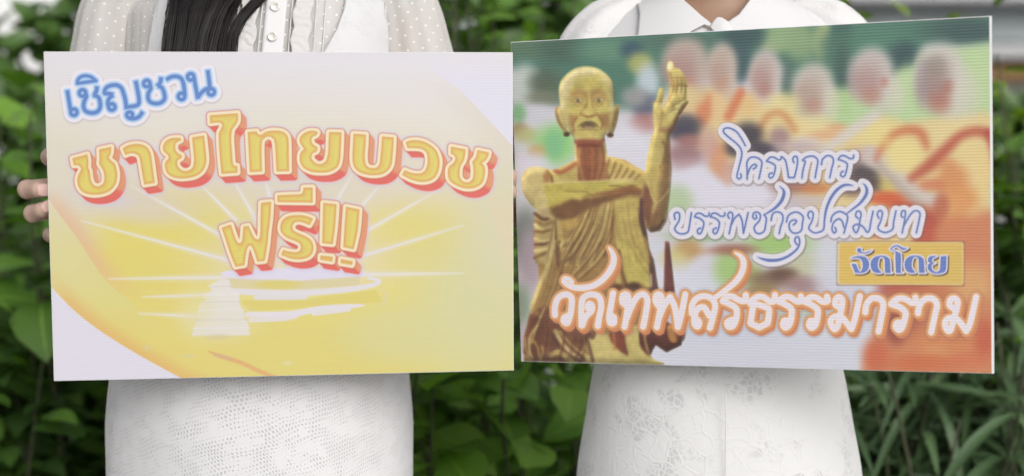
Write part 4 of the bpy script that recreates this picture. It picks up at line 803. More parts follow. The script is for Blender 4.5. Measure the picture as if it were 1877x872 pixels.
shrub('shrub', 'large spoon leafed shrub between the two skirts', 'shrub', -.3, .2, 1.8, 2.15, .1, .98, 'spoon', ML_FRESH, 30, 270, 800, 13, 1.25, group=GR, fillmat=ML_MID)
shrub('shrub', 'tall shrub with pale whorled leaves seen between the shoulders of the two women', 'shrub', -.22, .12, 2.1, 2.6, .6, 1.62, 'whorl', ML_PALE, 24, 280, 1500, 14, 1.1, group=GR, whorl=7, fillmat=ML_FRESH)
shrub('shrub', 'tall mid green shrub behind the shoulder of the woman in the knit skirt', 'shrub', -.8, -.05, 2.5, 3.0, .3, 1.75, 'broad', ML_MID, 44, 290, 2600, 15, 1.05, group=GR, fillmat=ML_SHADE)
shrub('shrub', 'lime green small leafed shrub under the grey house at the top right', 'shrub', .45, 1.3, 2.2, 2.9,   .3, 1.5, 'small', ML_LIME, 60, 290, 3500, 16, 1.4, group=GR, top=lambda x: 1.53 - max(0, x - .72) * .55 - .05 * abs(math.sin(x * 14)))
shrub('shrub', 'rounded bright leaved shrub beside the right edge of the monk board', 'shrub', .58, .98, 1.85, 2.2, .2, 1.16, 'spoon', ML_LIME, 14, 60, 0, 17, .8, group=GR, top=lambda x: 1.1)
shrub('lily_clump', 'clump of dark arching narrow blades in the bottom right corner', 'plant', .3, .95, 1.85, 2.35, .25, 1.02, 'blade', ML_GREY, 44, 298, 1500, 18, .95, group='plants with strap leaves', whorl=6)
shrub('shrub', 'grey green shrub along the right edge behind the monk board', 'shrub', .6, 1.3, 2.1, 2.6, .3, 1.28, 'broad', ML_MID, 30, 260, 1500, 19, 1.1, group=GR, top=lambda x: 1.3, fillmat=ML_SHADE)
# clipped hedge far behind, closes the view between the stems
def hedge(x0, x1, y, zt, n, seed):
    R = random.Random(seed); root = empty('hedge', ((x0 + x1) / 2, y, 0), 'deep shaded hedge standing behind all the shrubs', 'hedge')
    base = [np.array([list(v.co) + [1] for v in me.vertices]) for me in KINDS['broad']]; fs = [[tuple(p.vertices) for p in me.polygons] for me in KINDS['broad']]
    VV, FF, UU = [], [], []; b = 0; made = 0
    while made < n:
        x = R.uniform(x0, x1); z = R.uniform(.0, 1) ** .8 * zt(x); yy = y + R.uniform(-.12, .2) + .12 * noise.noise(Vector((x * 3, z * 3, 1)))
        if z > zt(x) - .06 * abs(noise.noise(Vector((x * 6, 0, 4)))): continue
        d = Vector((R.uniform(-1, 1), R.uniform(-1, .1), R.uniform(-.8, .5))).normalized(); zv = Vector((0, -.5, 1)); zv = (zv - d * zv.dot(d)).normalized(); xv = d.cross(zv)
        M = Matrix((xv, d, zv)).transposed().to_4x4() @ Matrix.Rotation(R.uniform(-.7, .7), 4, 'Y') @ Matrix.Scale(R.uniform(.9, 1.5), 4); M.translation = (x, yy, z); q = R.randrange(3)
        VV.append((base[q] @ np.array(M).T)[:, :3]); FF += [tuple(i + b for i in f) for f in fs[q]]; UU.append(np.tile([.5, .3], (len(base[q]), 1))); b += len(base[q]); made += 1
    o = link('foliage', mesh('foliage', np.vstack(VV), FF, np.vstack(UU)), ML_SHADE); keep(o, root); o['kind'] = 'stuff'
    T = [tube([(x, y + .1, 0), (x + R.uniform(-.05, .05), y + .12, .6), (x + R.uniform(-.1, .1), y + .1, zt(x) * .8)], [.016, .012, .005], 6) for x in np.arange(x0 + .1, x1, .22)]
    V, F, U = joined(T); keep(link('trunk', mesh('trunk', V, F, U), M_STEM), root)
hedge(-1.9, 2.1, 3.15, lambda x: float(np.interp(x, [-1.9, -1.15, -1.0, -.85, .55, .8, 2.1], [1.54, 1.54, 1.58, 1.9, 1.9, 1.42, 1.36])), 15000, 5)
# ---------------------------------------------------------------- cloth, skin and hair
def skin_mat(name, c, c2):
    m = Mat(name, .48); n = m.noise(m.coord('Object'), 25, 4); n3 = m.noise(m.coord('Object'), 500, 2)
    m.col(m.mix(n, c + (1,), c2 + (1,))); m.b.inputs['Subsurface Weight'].default_value = .12; m.b.inputs['Subsurface Radius'].default_value = (.02, .008, .004); m.b.inputs['Subsurface Scale'].default_value = .3
    m.bump(m.math('ADD', n3, m.noise(m.coord('Object', (3, 1, 1)), 260, 3, .6, .6)), .3, .0007); return m.m
M_SKIN1 = skin_mat('fair_skin', (.52, .365, .295), (.43, .28, .215)); M_SKIN2 = skin_mat('tan_skin', (.36, .215, .14), (.29, .165, .105))
m = Mat('pale_nail', .22, (.74, .48, .43, 1)); m.b.inputs['Coat Weight'].default_value = .4; M_NAIL = m.m
m = Mat('black_hair', .42); hn = m.noise(m.coord('UV', (3, .4, 1)), 9, 2)
oi = m.N('NewGeometry'); m.col(m.ramp(oi.outputs['Random Per Island'], [(0, (.005, .004, .0045)), (.7, (.010, .008, .008)), (1, (.024, .016, .014))])); m.b.inputs['Specular IOR Level'].default_value = .35; M_HAIR = m.m

def fabric(name, col, weave=900, fold=.0, rough=.85):
    m = Mat(name, rough); n = m.noise(m.coord('Object'), weave, 2); n2 = m.noise(m.coord('Object', (1, 1, .25)), 14, 4)
    m.col(m.mix(m.math('MULTIPLY', n2, .35), col + (1,), tuple(v * .86 for v in col) + (1,))); m.bump(n, .25, .0006)
    m.b.inputs['Sheen Weight'].default_value = .15; return m
M_WHITE_C = fabric('smooth_white_cotton', (.66, .655, .665)).m
M_SHOE = plain('cream_leather', (.6, .55, .48), .5)
# sheer dotted voile: staggered woven dots on a see-through ground
def voile(name, clear):
    m = Mat(name, .8); uv = m.coord('UV', (1, 1, 1)); s = m.N('SeparateXYZ'); m.L(uv, s.inputs[0]); P = .0145
    u = m.math('DIVIDE', s.outputs[0], P); v = m.math('DIVIDE', s.outputs[1], P * .55); row = m.math('FLOOR', v)
    u2 = m.math('ADD', u, m.math('MULTIPLY', m.math('MODULO', row, 2.), .5))
    du = m.math('MULTIPLY', m.math('SUBTRACT', m.math('FRACT', u2), .5), 1.); dv = m.math('MULTIPLY', m.math('SUBTRACT', m.math('FRACT', v), .5), .55)
    r = m.math('SQRT', m.math('ADD', m.math('MULTIPLY', du, du), m.math('MULTIPLY', dv, dv)))
    dot = m.math('LESS_THAN', r, .072)
    n = m.noise(m.coord('Object', (1, 1, .12)), 26, 4, .6); n2 = m.noise(m.coord('Object'), 1100, 2)
    c = m.mix(dot, m.mix(n, (.64, .60, .57, 1), (.69, .68, .665, 1)), (.73, .715, .71, 1)); m.col(c)
    m.bump(m.math('ADD', m.math('MULTIPLY', dot, 1.), m.math('MULTIPLY', n2, .25)), .35, .0008)
    lw = m.N('LayerWeight', Blend=.35)
    tr = m.N('BsdfTransparent'); mx = m.N('MixShader')
    a = m.math('MULTIPLY', m.math('SUBTRACT', 1., dot), m.math('MULTIPLY', m.math('SUBTRACT', 1., lw.outputs['Facing']), clear))
    a = m.math('MULTIPLY', a, m.math('ADD', .45, m.math('MULTIPLY', m.math('SUBTRACT', 1., n), 1.1)))
    m.L(a, mx.inputs[0]); m.L(m.b.outputs[0], mx.inputs[1]); m.L(tr.outputs[0], mx.inputs[2]); m.L(mx.outputs[0], m.out.inputs[0]); return m.m
M_VOILE = voile('sheer_dotted_voile', .42); M_VOILE_S = voile('sheer_dotted_sleeve_voile', .34)
# knit with rows of slanting eyelets
m = Mat('eyelet_knit', .9); co = m.coord('UV'); nz = m.N('TexNoise', Scale=38., Detail=2.); m.L(co, nz.inputs['Vector'])
mp = m.N('Mapping'); mp.inputs['Rotation'].default_value = (0, 0, -.32); m.L(m.mix(.009, co, nz.outputs['Color'], 'ADD'), mp.inputs[0]); s = m.N('SeparateXYZ'); m.L(mp.outputs[0], s.inputs[0])
v = m.math('DIVIDE', s.outputs[1], .0040); row = m.math('FLOOR', v); u = m.math('ADD', m.math('DIVIDE', s.outputs[0], .0030), m.math('MULTIPLY', m.math('MODULO', row, 2.), .5))
du = m.math('MULTIPLY', m.math('SUBTRACT', m.math('FRACT', u), .5), 1.25); dv = m.math('SUBTRACT', m.math('FRACT', v), .5)
r = m.math('SQRT', m.math('ADD', m.math('MULTIPLY', du, du), m.math('MULTIPLY', dv, dv)))
cells = m.N('TexVoronoi', Scale=62.); m.L(co, cells.inputs['Vector'])
size = m.math('MULTIPLY', m.ramp(m.noise(co, 48, 3, .6, .4), [(.36, (.3, .3, .3)), (.56, (1, 1, 1))]), m.ramp(cells.outputs['Distance'], [(.16, (.15, .15, .15)), (.36, (1, 1, 1))]))
hole = m.ramp(m.math('SUBTRACT', m.math('MULTIPLY', size, .40), r), [(0, (0, 0, 0)), (.14, (1, 1, 1))])
m.col(m.mix(hole, (.64, .635, .65, 1), (.50, .495, .51, 1))); m.bump(m.math('SUBTRACT', m.math('MULTIPLY', m.noise(co, 900, 2), .3), hole), .6, .0014); m.b.inputs['Sheen Weight'].default_value = .5; M_KNIT = m.m
# floral lace over lining
def lace(name, a, b, sc=38, tint=1.):
    m = Mat(name, .85); co = m.coord('UV'); nz = m.N('TexNoise', Scale=sc * .8, Detail=2.); m.L(co, nz.inputs['Vector'])
    wv = m.mix(.022, co, nz.outputs['Color'], 'ADD')
    v1 = m.N('TexVoronoi', Scale=sc); v1.feature = 'DISTANCE_TO_EDGE'; m.L(wv, v1.inputs['Vector'])
    v2 = m.N('TexVoronoi', Scale=sc); v2.feature = 'F1'; m.L(wv, v2.inputs['Vector'])
    v3 = m.N('TexVoronoi', Scale=sc * 3.1); v3.feature = 'DISTANCE_TO_EDGE'; m.L(wv, v3.inputs['Vector'])
    cord = m.ramp(v1.outputs['Distance'], [(.0, (1, 1, 1)), (.03, (1, 1, 1)), (.06, (0, 0, 0))])
    cord2 = m.ramp(v3.outputs['Distance'], [(.0, (1, 1, 1)), (.09, (.7, .7, .7)), (.16, (0, 0, 0))])
    s = m.N('SeparateXYZ'); m.L(v2.outputs['Color'], s.inputs[0])
    mesh_cell = m.math('MULTIPLY', m.ramp(s.outputs[0], [(.25, (0, 0, 0)), (.3, (1, 1, 1))]), m.ramp(m.noise(co, sc * .32, 2), [(.5, (0, 0, 0)), (.56, (1, 1, 1))]))
    ring = m.ramp(m.math('FRACT', m.math('MULTIPLY', v2.outputs['Distance'], 3.2)), [(.0, (1, 1, 1)), (.2, (0, 0, 0)), (1, (0, 0, 0))])
    net = m.N('TexWave', Scale=330, Distortion=0.); m.L(m.coord('UV', (1, 1, 1), (0, 0, .78)), net.inputs['Vector'])
    hole = m.math('MULTIPLY', m.math('MULTIPLY', mesh_cell, m.math('SUBTRACT', 1., m.math('MAXIMUM', cord, cord2))), m.math('ADD', .5, m.math('MULTIPLY', net.outputs['Fac'], .5)))
    m.col(m.mix(hole, a + (1,), b + (1,)))
    h = m.math('ADD', m.math('MAXIMUM', cord, m.math('MULTIPLY', ring, .5)), m.math('MULTIPLY', hole, -.8)); m.bump(h, .27, .0010); m.b.inputs['Sheen Weight'].default_value = .5; return m.m
M_LACE = lace('white_floral_lace', (.66, .658, .66), (.50, .498, .505), 50); M_LACE_F = lace('fine_white_lace', (.67, .665, .67), (.58, .565, .565), 75); M_LACE_P = lace('dense_white_lace', (.62, .615, .63), (.57, .565, .58), 110)

def X_(px, Y=1.52): return (px - 938.5) * Y / 2607
def Z_(py, Y=1.52): return CZ + (436 - py) * Y / 2607
class Torso:
    def __init__(s, rings): s.r = spline(np.array(rings, float), False, 6)
    def at(s, z):
        r = s.r; o = np.argsort(r[:, 0]); return [np.interp(z, r[o, 0], r[o, k]) for k in (1, 2, 3, 4)]
    def front(s, x, z, off=0):
        cx, cy, rx, ry = s.at(z); t = min(.985, abs((x - cx) / rx)); return cy - ry * math.sqrt(1 - t * t) - off
def hand(wrist, mcps, pips, dips, tips, thumb, r=.0078):
    P = []; w = Vector(wrist)
    for i, (a, b, c, d) in enumerate(zip(mcps, pips, dips, tips)):
        k = r * (1, 1.04, .98, .84)[i]; a, b, c, d = map(Vector, (a, b, c, d))
        P.append(tube([w.lerp(a, .0), w.lerp(a, .5), a, a + (a - w).normalized() * .004], [.016, .0135, k * 1.35, k], 12))
        P.append(ball(a, k * 1.3))
        for p, q, r0, r1 in ((a, b, 1.12, 1.02), (b, c, 1.03, .93), (c, d, .93, .74)):
            m_ = p.lerp(q, .5); P.append(tube([p, m_, q], [k * r0, k * (r0 + r1) / 2 * .95, k * r1], 12)); P.append(ball(q, k * r1))
        P.append(ball(b, k * 1.1)); P.append(ball(d, k * .76))
    T = [Vector(t) for t in thumb]
    P.append(tube([w.lerp(T[0], .3), T[0], T[1], T[2]], [.013, .0125, .0098, .0085], 12)); P += [ball(T[0], .0125), ball(T[1], .0102), ball(T[2], .0085)]
    P.append(ball(w, (.018, .014, .022)))
    return P
def nail(p, d, nrm, w, l):
    """small curved plate lying on a fingertip"""
    d, nrm = Vector(d).normalized(), Vector(nrm).normalized(); s = d.cross(nrm).normalized(); V, F, U = [], [], []
    for i in range(7):
        t = i / 6; ww = w * (1 if t < .75 else math.sqrt(max(0, 1 - ((t - .75) / .3) ** 2))) * (.8 + .2 * min(1, t * 3))
        for j in range(7):
            a = (j / 3 - 1); V.append(Vector(p) + d * (t - .5) * l + s * a * ww + nrm * (-.35 * ww * a * a)); U.append((j / 6, t))
    for i in range(6):
        for j in range(6): a = i * 7 + j; F.append((a, a + 1, a + 8, a + 7))
    return V, F, U
def add(name, data, mat, root, solid=0., sub=0, kind=None, label=None):
    V, F, U = data; o = link(name, mesh(name, V, F, U), mat); keep(o, root)
    if solid:
        s = o.modifiers.new('thick', 'SOLIDIFY'); s.thickness = solid; s.offset = 0
    if sub: o.modifiers.new('soft', 'SUBSURF').levels = o.modifiers['soft'].render_levels = sub
    if label: o['label'] = label
    return o
def sheet(T, xs, zs, off, fx=None, fo=None):
    """cloth strip laid over a torso: xs(u,v)->x, zs(v)->z"""
    nu, nv = len(xs), len(zs); V, F, U = [], [], []
    for j, z in enumerate(zs):
        for i, u in enumerate(xs):
            x = fx(u, z) if fx else u; V.append(Vector((x, T.front(x, z, off + (fo(u, z) if fo else 0)), z))); U.append((x, z))
    for j in range(nv - 1):
        for i in range(nu - 1): a = j * nu + i; F.append((a, a + 1, a + nu + 1, a + nu))
    return V, F, U
def patch(T, poly, off, n=2, bulge=0.):
    """flat cut cloth piece given by its outline in (x, z), draped on a torso, with thickness"""
    bm = bmesh.new(); vs = [bm.verts.new((x, 0, z)) for x, z in poly]; bm.faces.new(vs); bmesh.ops.triangulate(bm, faces=bm.faces[:])
    for _ in range(n): bmesh.ops.subdivide_edges(bm, edges=bm.edges[:], cuts=1, use_grid_fill=True); bmesh.ops.triangulate(bm, faces=bm.faces[:])
    cx = sum(p[0] for p in poly) / len(poly); cz = sum(p[1] for p in poly) / len(poly)
    R = max(math.hypot(x - cx, z - cz) for x, z in poly)
    V = [Vector((v.co.x, T.front(v.co.x, v.co.z, off + bulge * max(0, 1 - math.hypot(v.co.x - cx, v.co.z - cz) / R)), v.co.z)) for v in bm.verts]
    bm.verts.index_update(); F = [tuple(v.index for v in f.verts) for f in bm.faces]; U = [(v.x, v.z) for v in V]; bm.free(); return V, F, U
def fold_fn(seed, amp, freq, zf=3.):
    return lambda a, z: amp * noise.noise(Vector((math.cos(a) * freq, math.sin(a) * freq, z * zf + seed))) + amp * .4 * noise.noise(Vector((math.cos(a) * freq * 3, math.sin(a) * freq * 3, z * zf + seed)))
def uvtube(path, rad, n, fn):
    """sleeve: tube with metric uv and gathered folds"""
    V, F, U = tube(path, rad, n, False); m_ = len(path); P = [Vector(p) for p in path]; L = [0]
    for i in range(1, m_): L.append(L[-1] + (P[i] - P[i - 1]).length)
    out = []
    for i in range(m_):
        for k in range(n):
            v = V[i * n + k]; d = (v - P[i]); out.append(P[i] + d * (1 + fn(k / n, L[i])))
    ra = [r if isinstance(r, (int, float)) else max(r) for r in rad]; R0 = sum(ra) / len(ra)
    U = [(k / n * 2 * PI * R0, L[i]) for i in range(m_) for k in range(n)]
    return out, F, U

def figure(root, T, skin, xc, hipz, hands, forearms, lean=0.):
    """one continuous skin: legs, trunk, neck, head, arms; hands are melted at a finer step"""
    cy = 1.52
    P = [loft([(z, cx, y, rx * .9, ry * .88) for z, cx, y, rx, ry in T], 32, True, 2.1, None, 3)]
    top = T[-1][0]
    P.append(tube([(xc, cy + .01, top - .03), (xc, cy + .008, top + .05), (xc, cy, top + .11)], [(.05, .052), (.046, .048), (.045, .05)], 20))
    hz = top + .195
    P += [ball((xc, cy - .005, hz), (.07, .088, .105), 24, 16), ball((xc, cy - .04, hz - .05), (.048, .05, .058), 20, 12), ball((xc, cy - .097, hz - .02), (.009, .014, .018)), ball((xc, cy - .092, hz - .032), (.013, .011, .008)),
          ball((xc, cy - .083, hz - .058), (.021, .008, .006)), ball((xc - .03, cy - .074, hz - .02), (.02, .014, .015)), ball((xc + .03, cy - .074, hz - .02), (.02, .014, .015)), ball((xc - .07, cy, hz - .015), (.008, .015, .026)), ball((xc + .07, cy, hz - .015), (.008, .015, .026))]
    for s in (-1, 1):
        P.append(tube([(xc + s * .07, cy, hipz + .02), (xc + s * .075, cy, hipz - .2), (xc + s * .07, cy, .47), (xc + s * .07, cy + .015, .3), (xc + s * .065, cy + .01, .1)], [(.06, .078), (.06, .068), (.048, .052), (.045, .05), (.03, .032)], 20))
        P.append(tube([(xc + s * .065, cy + .05, .075), (xc + s * .067, cy - .03, .085), (xc + s * .07, cy - .12, .07)], [(.028, .026), (.034, .03), (.03, .014)], 16))
    for sh, el, wr in forearms:
        sh, el, wr = Vector(sh), Vector(el), Vector(wr); P += [ball(sh, (.034, .036, .036)), tube([sh, sh.lerp(el, .5), el], [.033, .034, .029], 18), ball(el, .032), tube([el, el.lerp(wr, .35), wr], [.031, .031, .019], 18)]
    V, F = fused(P, .0062, 5)
    for (sh, el, wr), hp in zip(forearms, hands):
        el, wr = Vector(el), Vector(wr)
        hv, hf = fused(hp + [tube([el.lerp(wr, .55), el.lerp(wr, .8), wr], [.0262, .021, .0182], 18)], .00125, 5); b = len(V); V += hv; F += [tuple(i + b for i in f) for f in hf]
    o = link('body', mesh('body', V, F, [(0, 0)] * len(V)), skin); keep(o, root); return o
def strands(name, roots, path_fn, n, seed, r, mat, root, steps=18):
    R = random.Random(seed); Tt = []
    for k in range(n):
        pts = path_fn(R); pts = spline(np.array(pts), False, max(2, steps // (len(pts) - 1))); q = R.uniform(.6, 1.3) * r
        Tt.append(tube([Vector(p) for p in pts], [q * (1 - .5 * (i / len(pts)) ** 3) for i in range(len(pts))], 4))
    V, F, U = joined(Tt); return add(name, (V, F, U), mat, root)

# ================================================================ first woman (knit skirt, long hair)
x1 = X_(481)
w1 = empty('person', (x1, 1.52, 0), 'woman in sheer dotted blouse and knit skirt with long black hair, holding the yellow board', 'person', 'women holding boards')
T1 = [(.78, x1, 1.52, .155, .112), (.86, x1, 1.52, .152, .115), (.93, x1, 1.52, .138, .105), (1.0, x1, 1.52, .118, .09), (1.08, x1, 1.52, .12, .094), (1.16, x1, 1.515, .128, .108), (1.23, x1, 1.515, .13, .108), (1.29, x1, 1.525, .135, .092), (1.325, x1, 1.53, .134, .076), (1.345, x1, 1.535, .10, .062), (1.36, x1, 1.535, .065, .055)]
def hx(px, py, Y): return (X_(px, Y), Y, Z_(py, Y))
YF, YB = 1.3535, 1.369
handA = hand((X_(168, 1.41), 1.412, Z_(372, 1.41)), [hx(132, 302, 1.378), hx(126, 340, 1.38), hx(126, 380, 1.38), hx(132, 415, 1.376)],
             [hx(92, 288, YB - .006), hx(50, 347, YB - .004), hx(60, 391, YB - .004), hx(93, 430, YB - .004)],
             [hx(94, 286, YF + .002), hx(70, 347, YF), hx(76, 385, YF), hx(97, 431, YF)], [hx(112, 290, YF + .004), hx(102, 349, YF + .001), hx(106, 375, YF + .001), hx(114, 430, YF + .003)],
             [hx(160, 330, 1.392), hx(140, 290, 1.376), hx(128, 262, 1.368)], .0085)
YR = 1.405
handB = hand((X_(852, 1.45), 1.45, Z_(372, 1.45)), [hx(890, 300, 1.418), hx(896, 326, 1.419), hx(896, 353, 1.419), hx(892, 380, 1.417)],
             [hx(920, 300, 1.416), hx(931.0, 324, YR + .012), hx(931.5, 352, YR + .012), hx(918, 380, 1.415)],
             [hx(915, 301, 1.404), hx(922, 325, YR - .002), hx(922, 353, YR - .002), hx(912, 379, 1.404)], [hx(900, 302, 1.403), hx(902, 326, YR - .003), hx(902, 354, YR - .003), hx(898, 378, 1.403)],
             [hx(862, 330, 1.43), hx(880, 295, 1.416), hx(892, 272, 1.41)], .0085)
arms1 = [((x1 - .132, 1.54, 1.295), (x1 - .178, 1.53, 1.08), (X_(168, 1.41), 1.412, Z_(372, 1.41))), ((x1 + .132, 1.54, 1.295), (x1 + .168, 1.54, 1.08), (X_(852, 1.45), 1.45, Z_(372, 1.45)))]
b1 = figure(w1, T1, M_SKIN1, x1, .86, [handA, handB], arms1)
def nails(body, items):
    for it in items:
        V, F, U = nail(*it); o = link('fingernail', mesh('fingernail', V, F, U), M_NAIL); o.parent = body; o.matrix_parent_inverse = Matrix.Translation(-Vector(body.parent.location)) if False else Matrix.Identity(4)
nails(b1, [(Vector(hx(80, 348, YF - .0086)), (1, 0, 0), (0, -1, 0), .0058, .0115), (Vector(hx(86, 377, YF - .0078)), (1, 0, .45), (.05, -1, .1), .0052, .0105)])
TT1 = Torso([(z, cx, y, rx + .012, ry + .012) for z, cx, y, rx, ry in T1])
f1 = fold_fn(3, .005, 5, 2.)
add('blouse', loft([(z, cx, y, rx + .011, ry + .010) for z, cx, y, rx, ry in T1[3:]], 120, False, 2.1, lambda a, z: .0016 * math.sin(a * 46) + f1(a, z) * .5, 6), M_VOILE, w1)
add('camisole', loft([(z, cx, y, rx + .002, ry + .002) for z, cx, y, rx, ry in T1[3:9]], 64, False, 2.1, None, 4), M_LACE_P, w1)
add('skirt', loft([(.42, x1, 1.52, .175, .135), (.6, x1, 1.52, .168, .130), (.76, x1, 1.52, .160, .124), (.84, x1, 1.52, .1605, .124), (.90, x1, 1.52, .1605, .122), (.98, x1, 1.52, .15, .11), (1.03, x1, 1.52, .124, .098)], 128, False, 2.15, fold_fn(9, .0035, 1.5, 4), 8), M_KNIT, w1)
zz = list(np.linspace(1.06, 1.352, 60))
pk = lambda px: X_(px, 1.41)
add('placket', sheet(TT1, list(np.linspace(pk(481), pk(519), 8)), zz, .0035), M_WHITE_C, w1, .0014)
def ruffle(px0, px1, ph):
    return sheet(TT1, list(np.linspace(pk(px0), pk(px1), 12)), list(np.linspace(1.06, 1.35, 260)), .004, lambda u, z: u + .0012 * math.sin(z * 230 + ph), lambda u, z: .0016 + .0008 * math.sin(z * 620 + 5 * noise.noise(Vector((u * 90, z * 60, ph))) + u * 160) + .0007 * noise.noise(Vector((u * 500, z * 400, 3))))
M_RUF = fabric('gathered_lace', (.58, .565, .56)).m
add('ruffle', ruffle(533, 565, 0), M_RUF, w1, .0006); add('ruffle', ruffle(436, 468, 2), M_RUF, w1, .0006)
for px in (549, 528, 572, 474, 430, 588): add('seam', tube([Vector((pk(px), TT1.front(pk(px), z, .0022), z)) for z in zz], .0007, 6), M_WHITE_C, w1)
add('lace_panel', patch(TT1, [(pk(627), 1.352), (pk(622), Z_(10, 1.42)), (pk(612), Z_(48, 1.42)), (pk(592), Z_(94, 1.42)), (pk(572), Z_(130, 1.42)), (pk(600), 1.16), (pk(700), 1.16), (pk(700), Z_(60, 1.45)), (pk(690), 1.352)], .006, 4), M_LACE_P, w1, .0014)
add('lace_panel', patch(TT1, [(pk(335), 1.352), (pk(336), 1.28), (pk(372), 1.18), (pk(372), 1.14), (pk(262), 1.14), (pk(258), 1.25), (pk(270), 1.352)], .006, 4), M_LACE_P, w1, .0014)
for i, py in enumerate((6, 66, 126, 186, 246)):
    zc = Z_(py, 1.405); c = Vector((pk(499), TT1.front(pk(499), zc, .007), zc)); prof = [(.0001, .0012), (.0030, .0012), (.0036, .0020), (.0044, .0020), (.0048, .0010), (.0044, 0), (.0001, 0)]
    V, F, U = [], [], []
    for k in range(20):
        for r_, h_ in prof: V.append(c + Vector((r_ * math.cos(k * PI / 10), -h_, r_ * math.sin(k * PI / 10)))); U.append((0, 0))
    for k in range(20):
        for j in range(6): a, b_ = k * 7 + j, ((k + 1) % 20) * 7 + j; F.append((a, b_, b_ + 1, a + 1))
    if i == 0: m = Mat('pearl_button', .18, (.74, .73, .68, 1)); m.b.inputs['Coat Weight'].default_value = .6; M_BTN = m.m; M_HOLE = plain('thread_hole', (.45, .42, .36))
    bt = add('button', (V, F, U), M_BTN, w1)
    hol = joined([ball(c + Vector((sx * .0012, -.0011, sz * .0012)), (.00055, .0003, .00055), 8, 4) for sx in (-1, 1) for sz in (-1, 1)]); oh = link('thread', mesh('thread', *hol), M_HOLE); oh.parent = bt
gath = lambda amp, seed: (lambda t, l: amp * math.sin(t * 2 * PI * 13 + 2 * math.sin(l * 9 + seed)) * (.5 + .5 * noise.noise(Vector((t * 5, l * 5, seed)))) + amp * 1.4 * noise.noise(Vector((math.cos(t * 6.28) * 1.6, math.sin(t * 6.28) * 1.6, l * 4 + seed))))
add('sleeve', uvtube(list(spline(np.array([(x1 - .085, 1.53, 1.365), (x1 - .128, 1.528, 1.358), (x1 - .152, 1.524, 1.32), (x1 - .1585, 1.52, 1.27), (x1 - .17, 1.515, 1.19), (x1 - .178, 1.52, 1.10), (x1 - .18, 1.51, 1.06)]), False, 8)), list(np.interp(np.linspace(0, 6, 49), range(7), [.012, .034, .042, .0455, .05, .046, .032])), 96, gath(.045, 1)), M_VOILE_S, w1)
add('sleeve', uvtube(list(spline(np.array([(x1 + .085, 1.53, 1.365), (x1 + .130, 1.528, 1.358), (x1 + .150, 1.524, 1.32), (x1 + .1605, 1.52, 1.27), (x1 + .178, 1.515, 1.19), (x1 + .185, 1.52, 1.10), (x1 + .18, 1.51, 1.06)]), False, 8)), list(np.interp(np.linspace(0, 6, 49), range(7), [.012, .034, .040, .0445, .05, .046, .032])), 96, gath(.045, 7)), M_VOILE_S, w1)
add('collar', uvtube([(x1, 1.535, 1.345), (x1, 1.533, 1.36), (x1, 1.53, 1.378)], [(.085, .066), (.066, .06), (.058, .058)], 48, lambda t, l: 0), M_VOILE, w1, .0012)
# hair: cap, long front lock, loose side strand
hz1 = T1[-1][0] + .195
cap = ball((x1, 1.525, hz1 + .012), (.082, .1, .112), 32, 20); cap = ([v for v in cap[0]], [f for f in cap[1] if not (all(cap[0][i].y < 1.50 for i in f) and all(cap[0][i].z < hz1 + .06 for i in f))], cap[2])
add('hair', cap, M_HAIR, w1, .006)
def lock(xa, xb, ya, yb, px_top, px_bot, zb, spread):
    def fn(R):
        t = R.random(); sw = R.gauss(0, .0016); xt = pk(lerp(px_top[0], px_top[1], t)); xm = pk(lerp(px_bot[0], px_bot[1], t)); d = (.012 + .010 * abs(math.sin(t * 13 + 1)) + R.uniform(0, .005)) if spread > .9 else R.uniform(.008, .014)
        w = .003 * math.sin(t * 9 + 1)
        zt, zm = 1.335, 1.278
        return [(x1 + lerp(xa, xb, t), 1.50 + R.uniform(-.02, .05), hz1 + .06), (x1 + lerp(xa, xb, t) * 1.12, 1.46 + R.uniform(-.01, .03), hz1 - .08), (lerp(xt, x1 - .05, .25), 1.445, 1.40), (xt + sw, TT1.front(xt, zt, d), zt), (lerp(xt, xm, .55) + w + sw, TT1.front(xm, 1.31, d * 1.1), 1.307), (xm + sw, TT1.front(xm, zm, d), zm), (xm - .004 * spread + w + sw, TT1.front(xm, 1.2, d), 1.21), (xm + .01 * (t - .5), TT1.front(xm, zb, d), zb + R.uniform(0, .06))]
    return fn
strands('hair', None, lock(-.075, -.05, 0, 0, (303, 432), (310, 402), 1.10, 1.), 2300, 21, .0006, M_HAIR, w1)
strands('hair', None, lock(-.05, -.03, 0, 0, (422, 431), (402, 414), 1.12, .5), 70, 22, .00055, M_HAIR, w1)
strands('hair', None, lock(-.02, -.01, 0, 0, (464, 482), (422, 433), 1.2, .3), 120, 23, .0005, M_HAIR, w1)
strands('hair', None, lock(-.08, -.06, 0, 0, (286, 312), (292, 314), 1.16, .4), 16, 24, .00035, M_HAIR, w1)
for s in (-1, 1):
    V, F = fused([tube([(x1 + s * .066, 1.585, .05), (x1 + s * .068, 1.50, .055), (x1 + s * .072, 1.39, .048)], [(.034, .03), (.04, .034), (.034, .02)], 18)], .005, 3); add('shoe', (V, F, [(0, 0)] * len(V)), M_SHOE, w1)

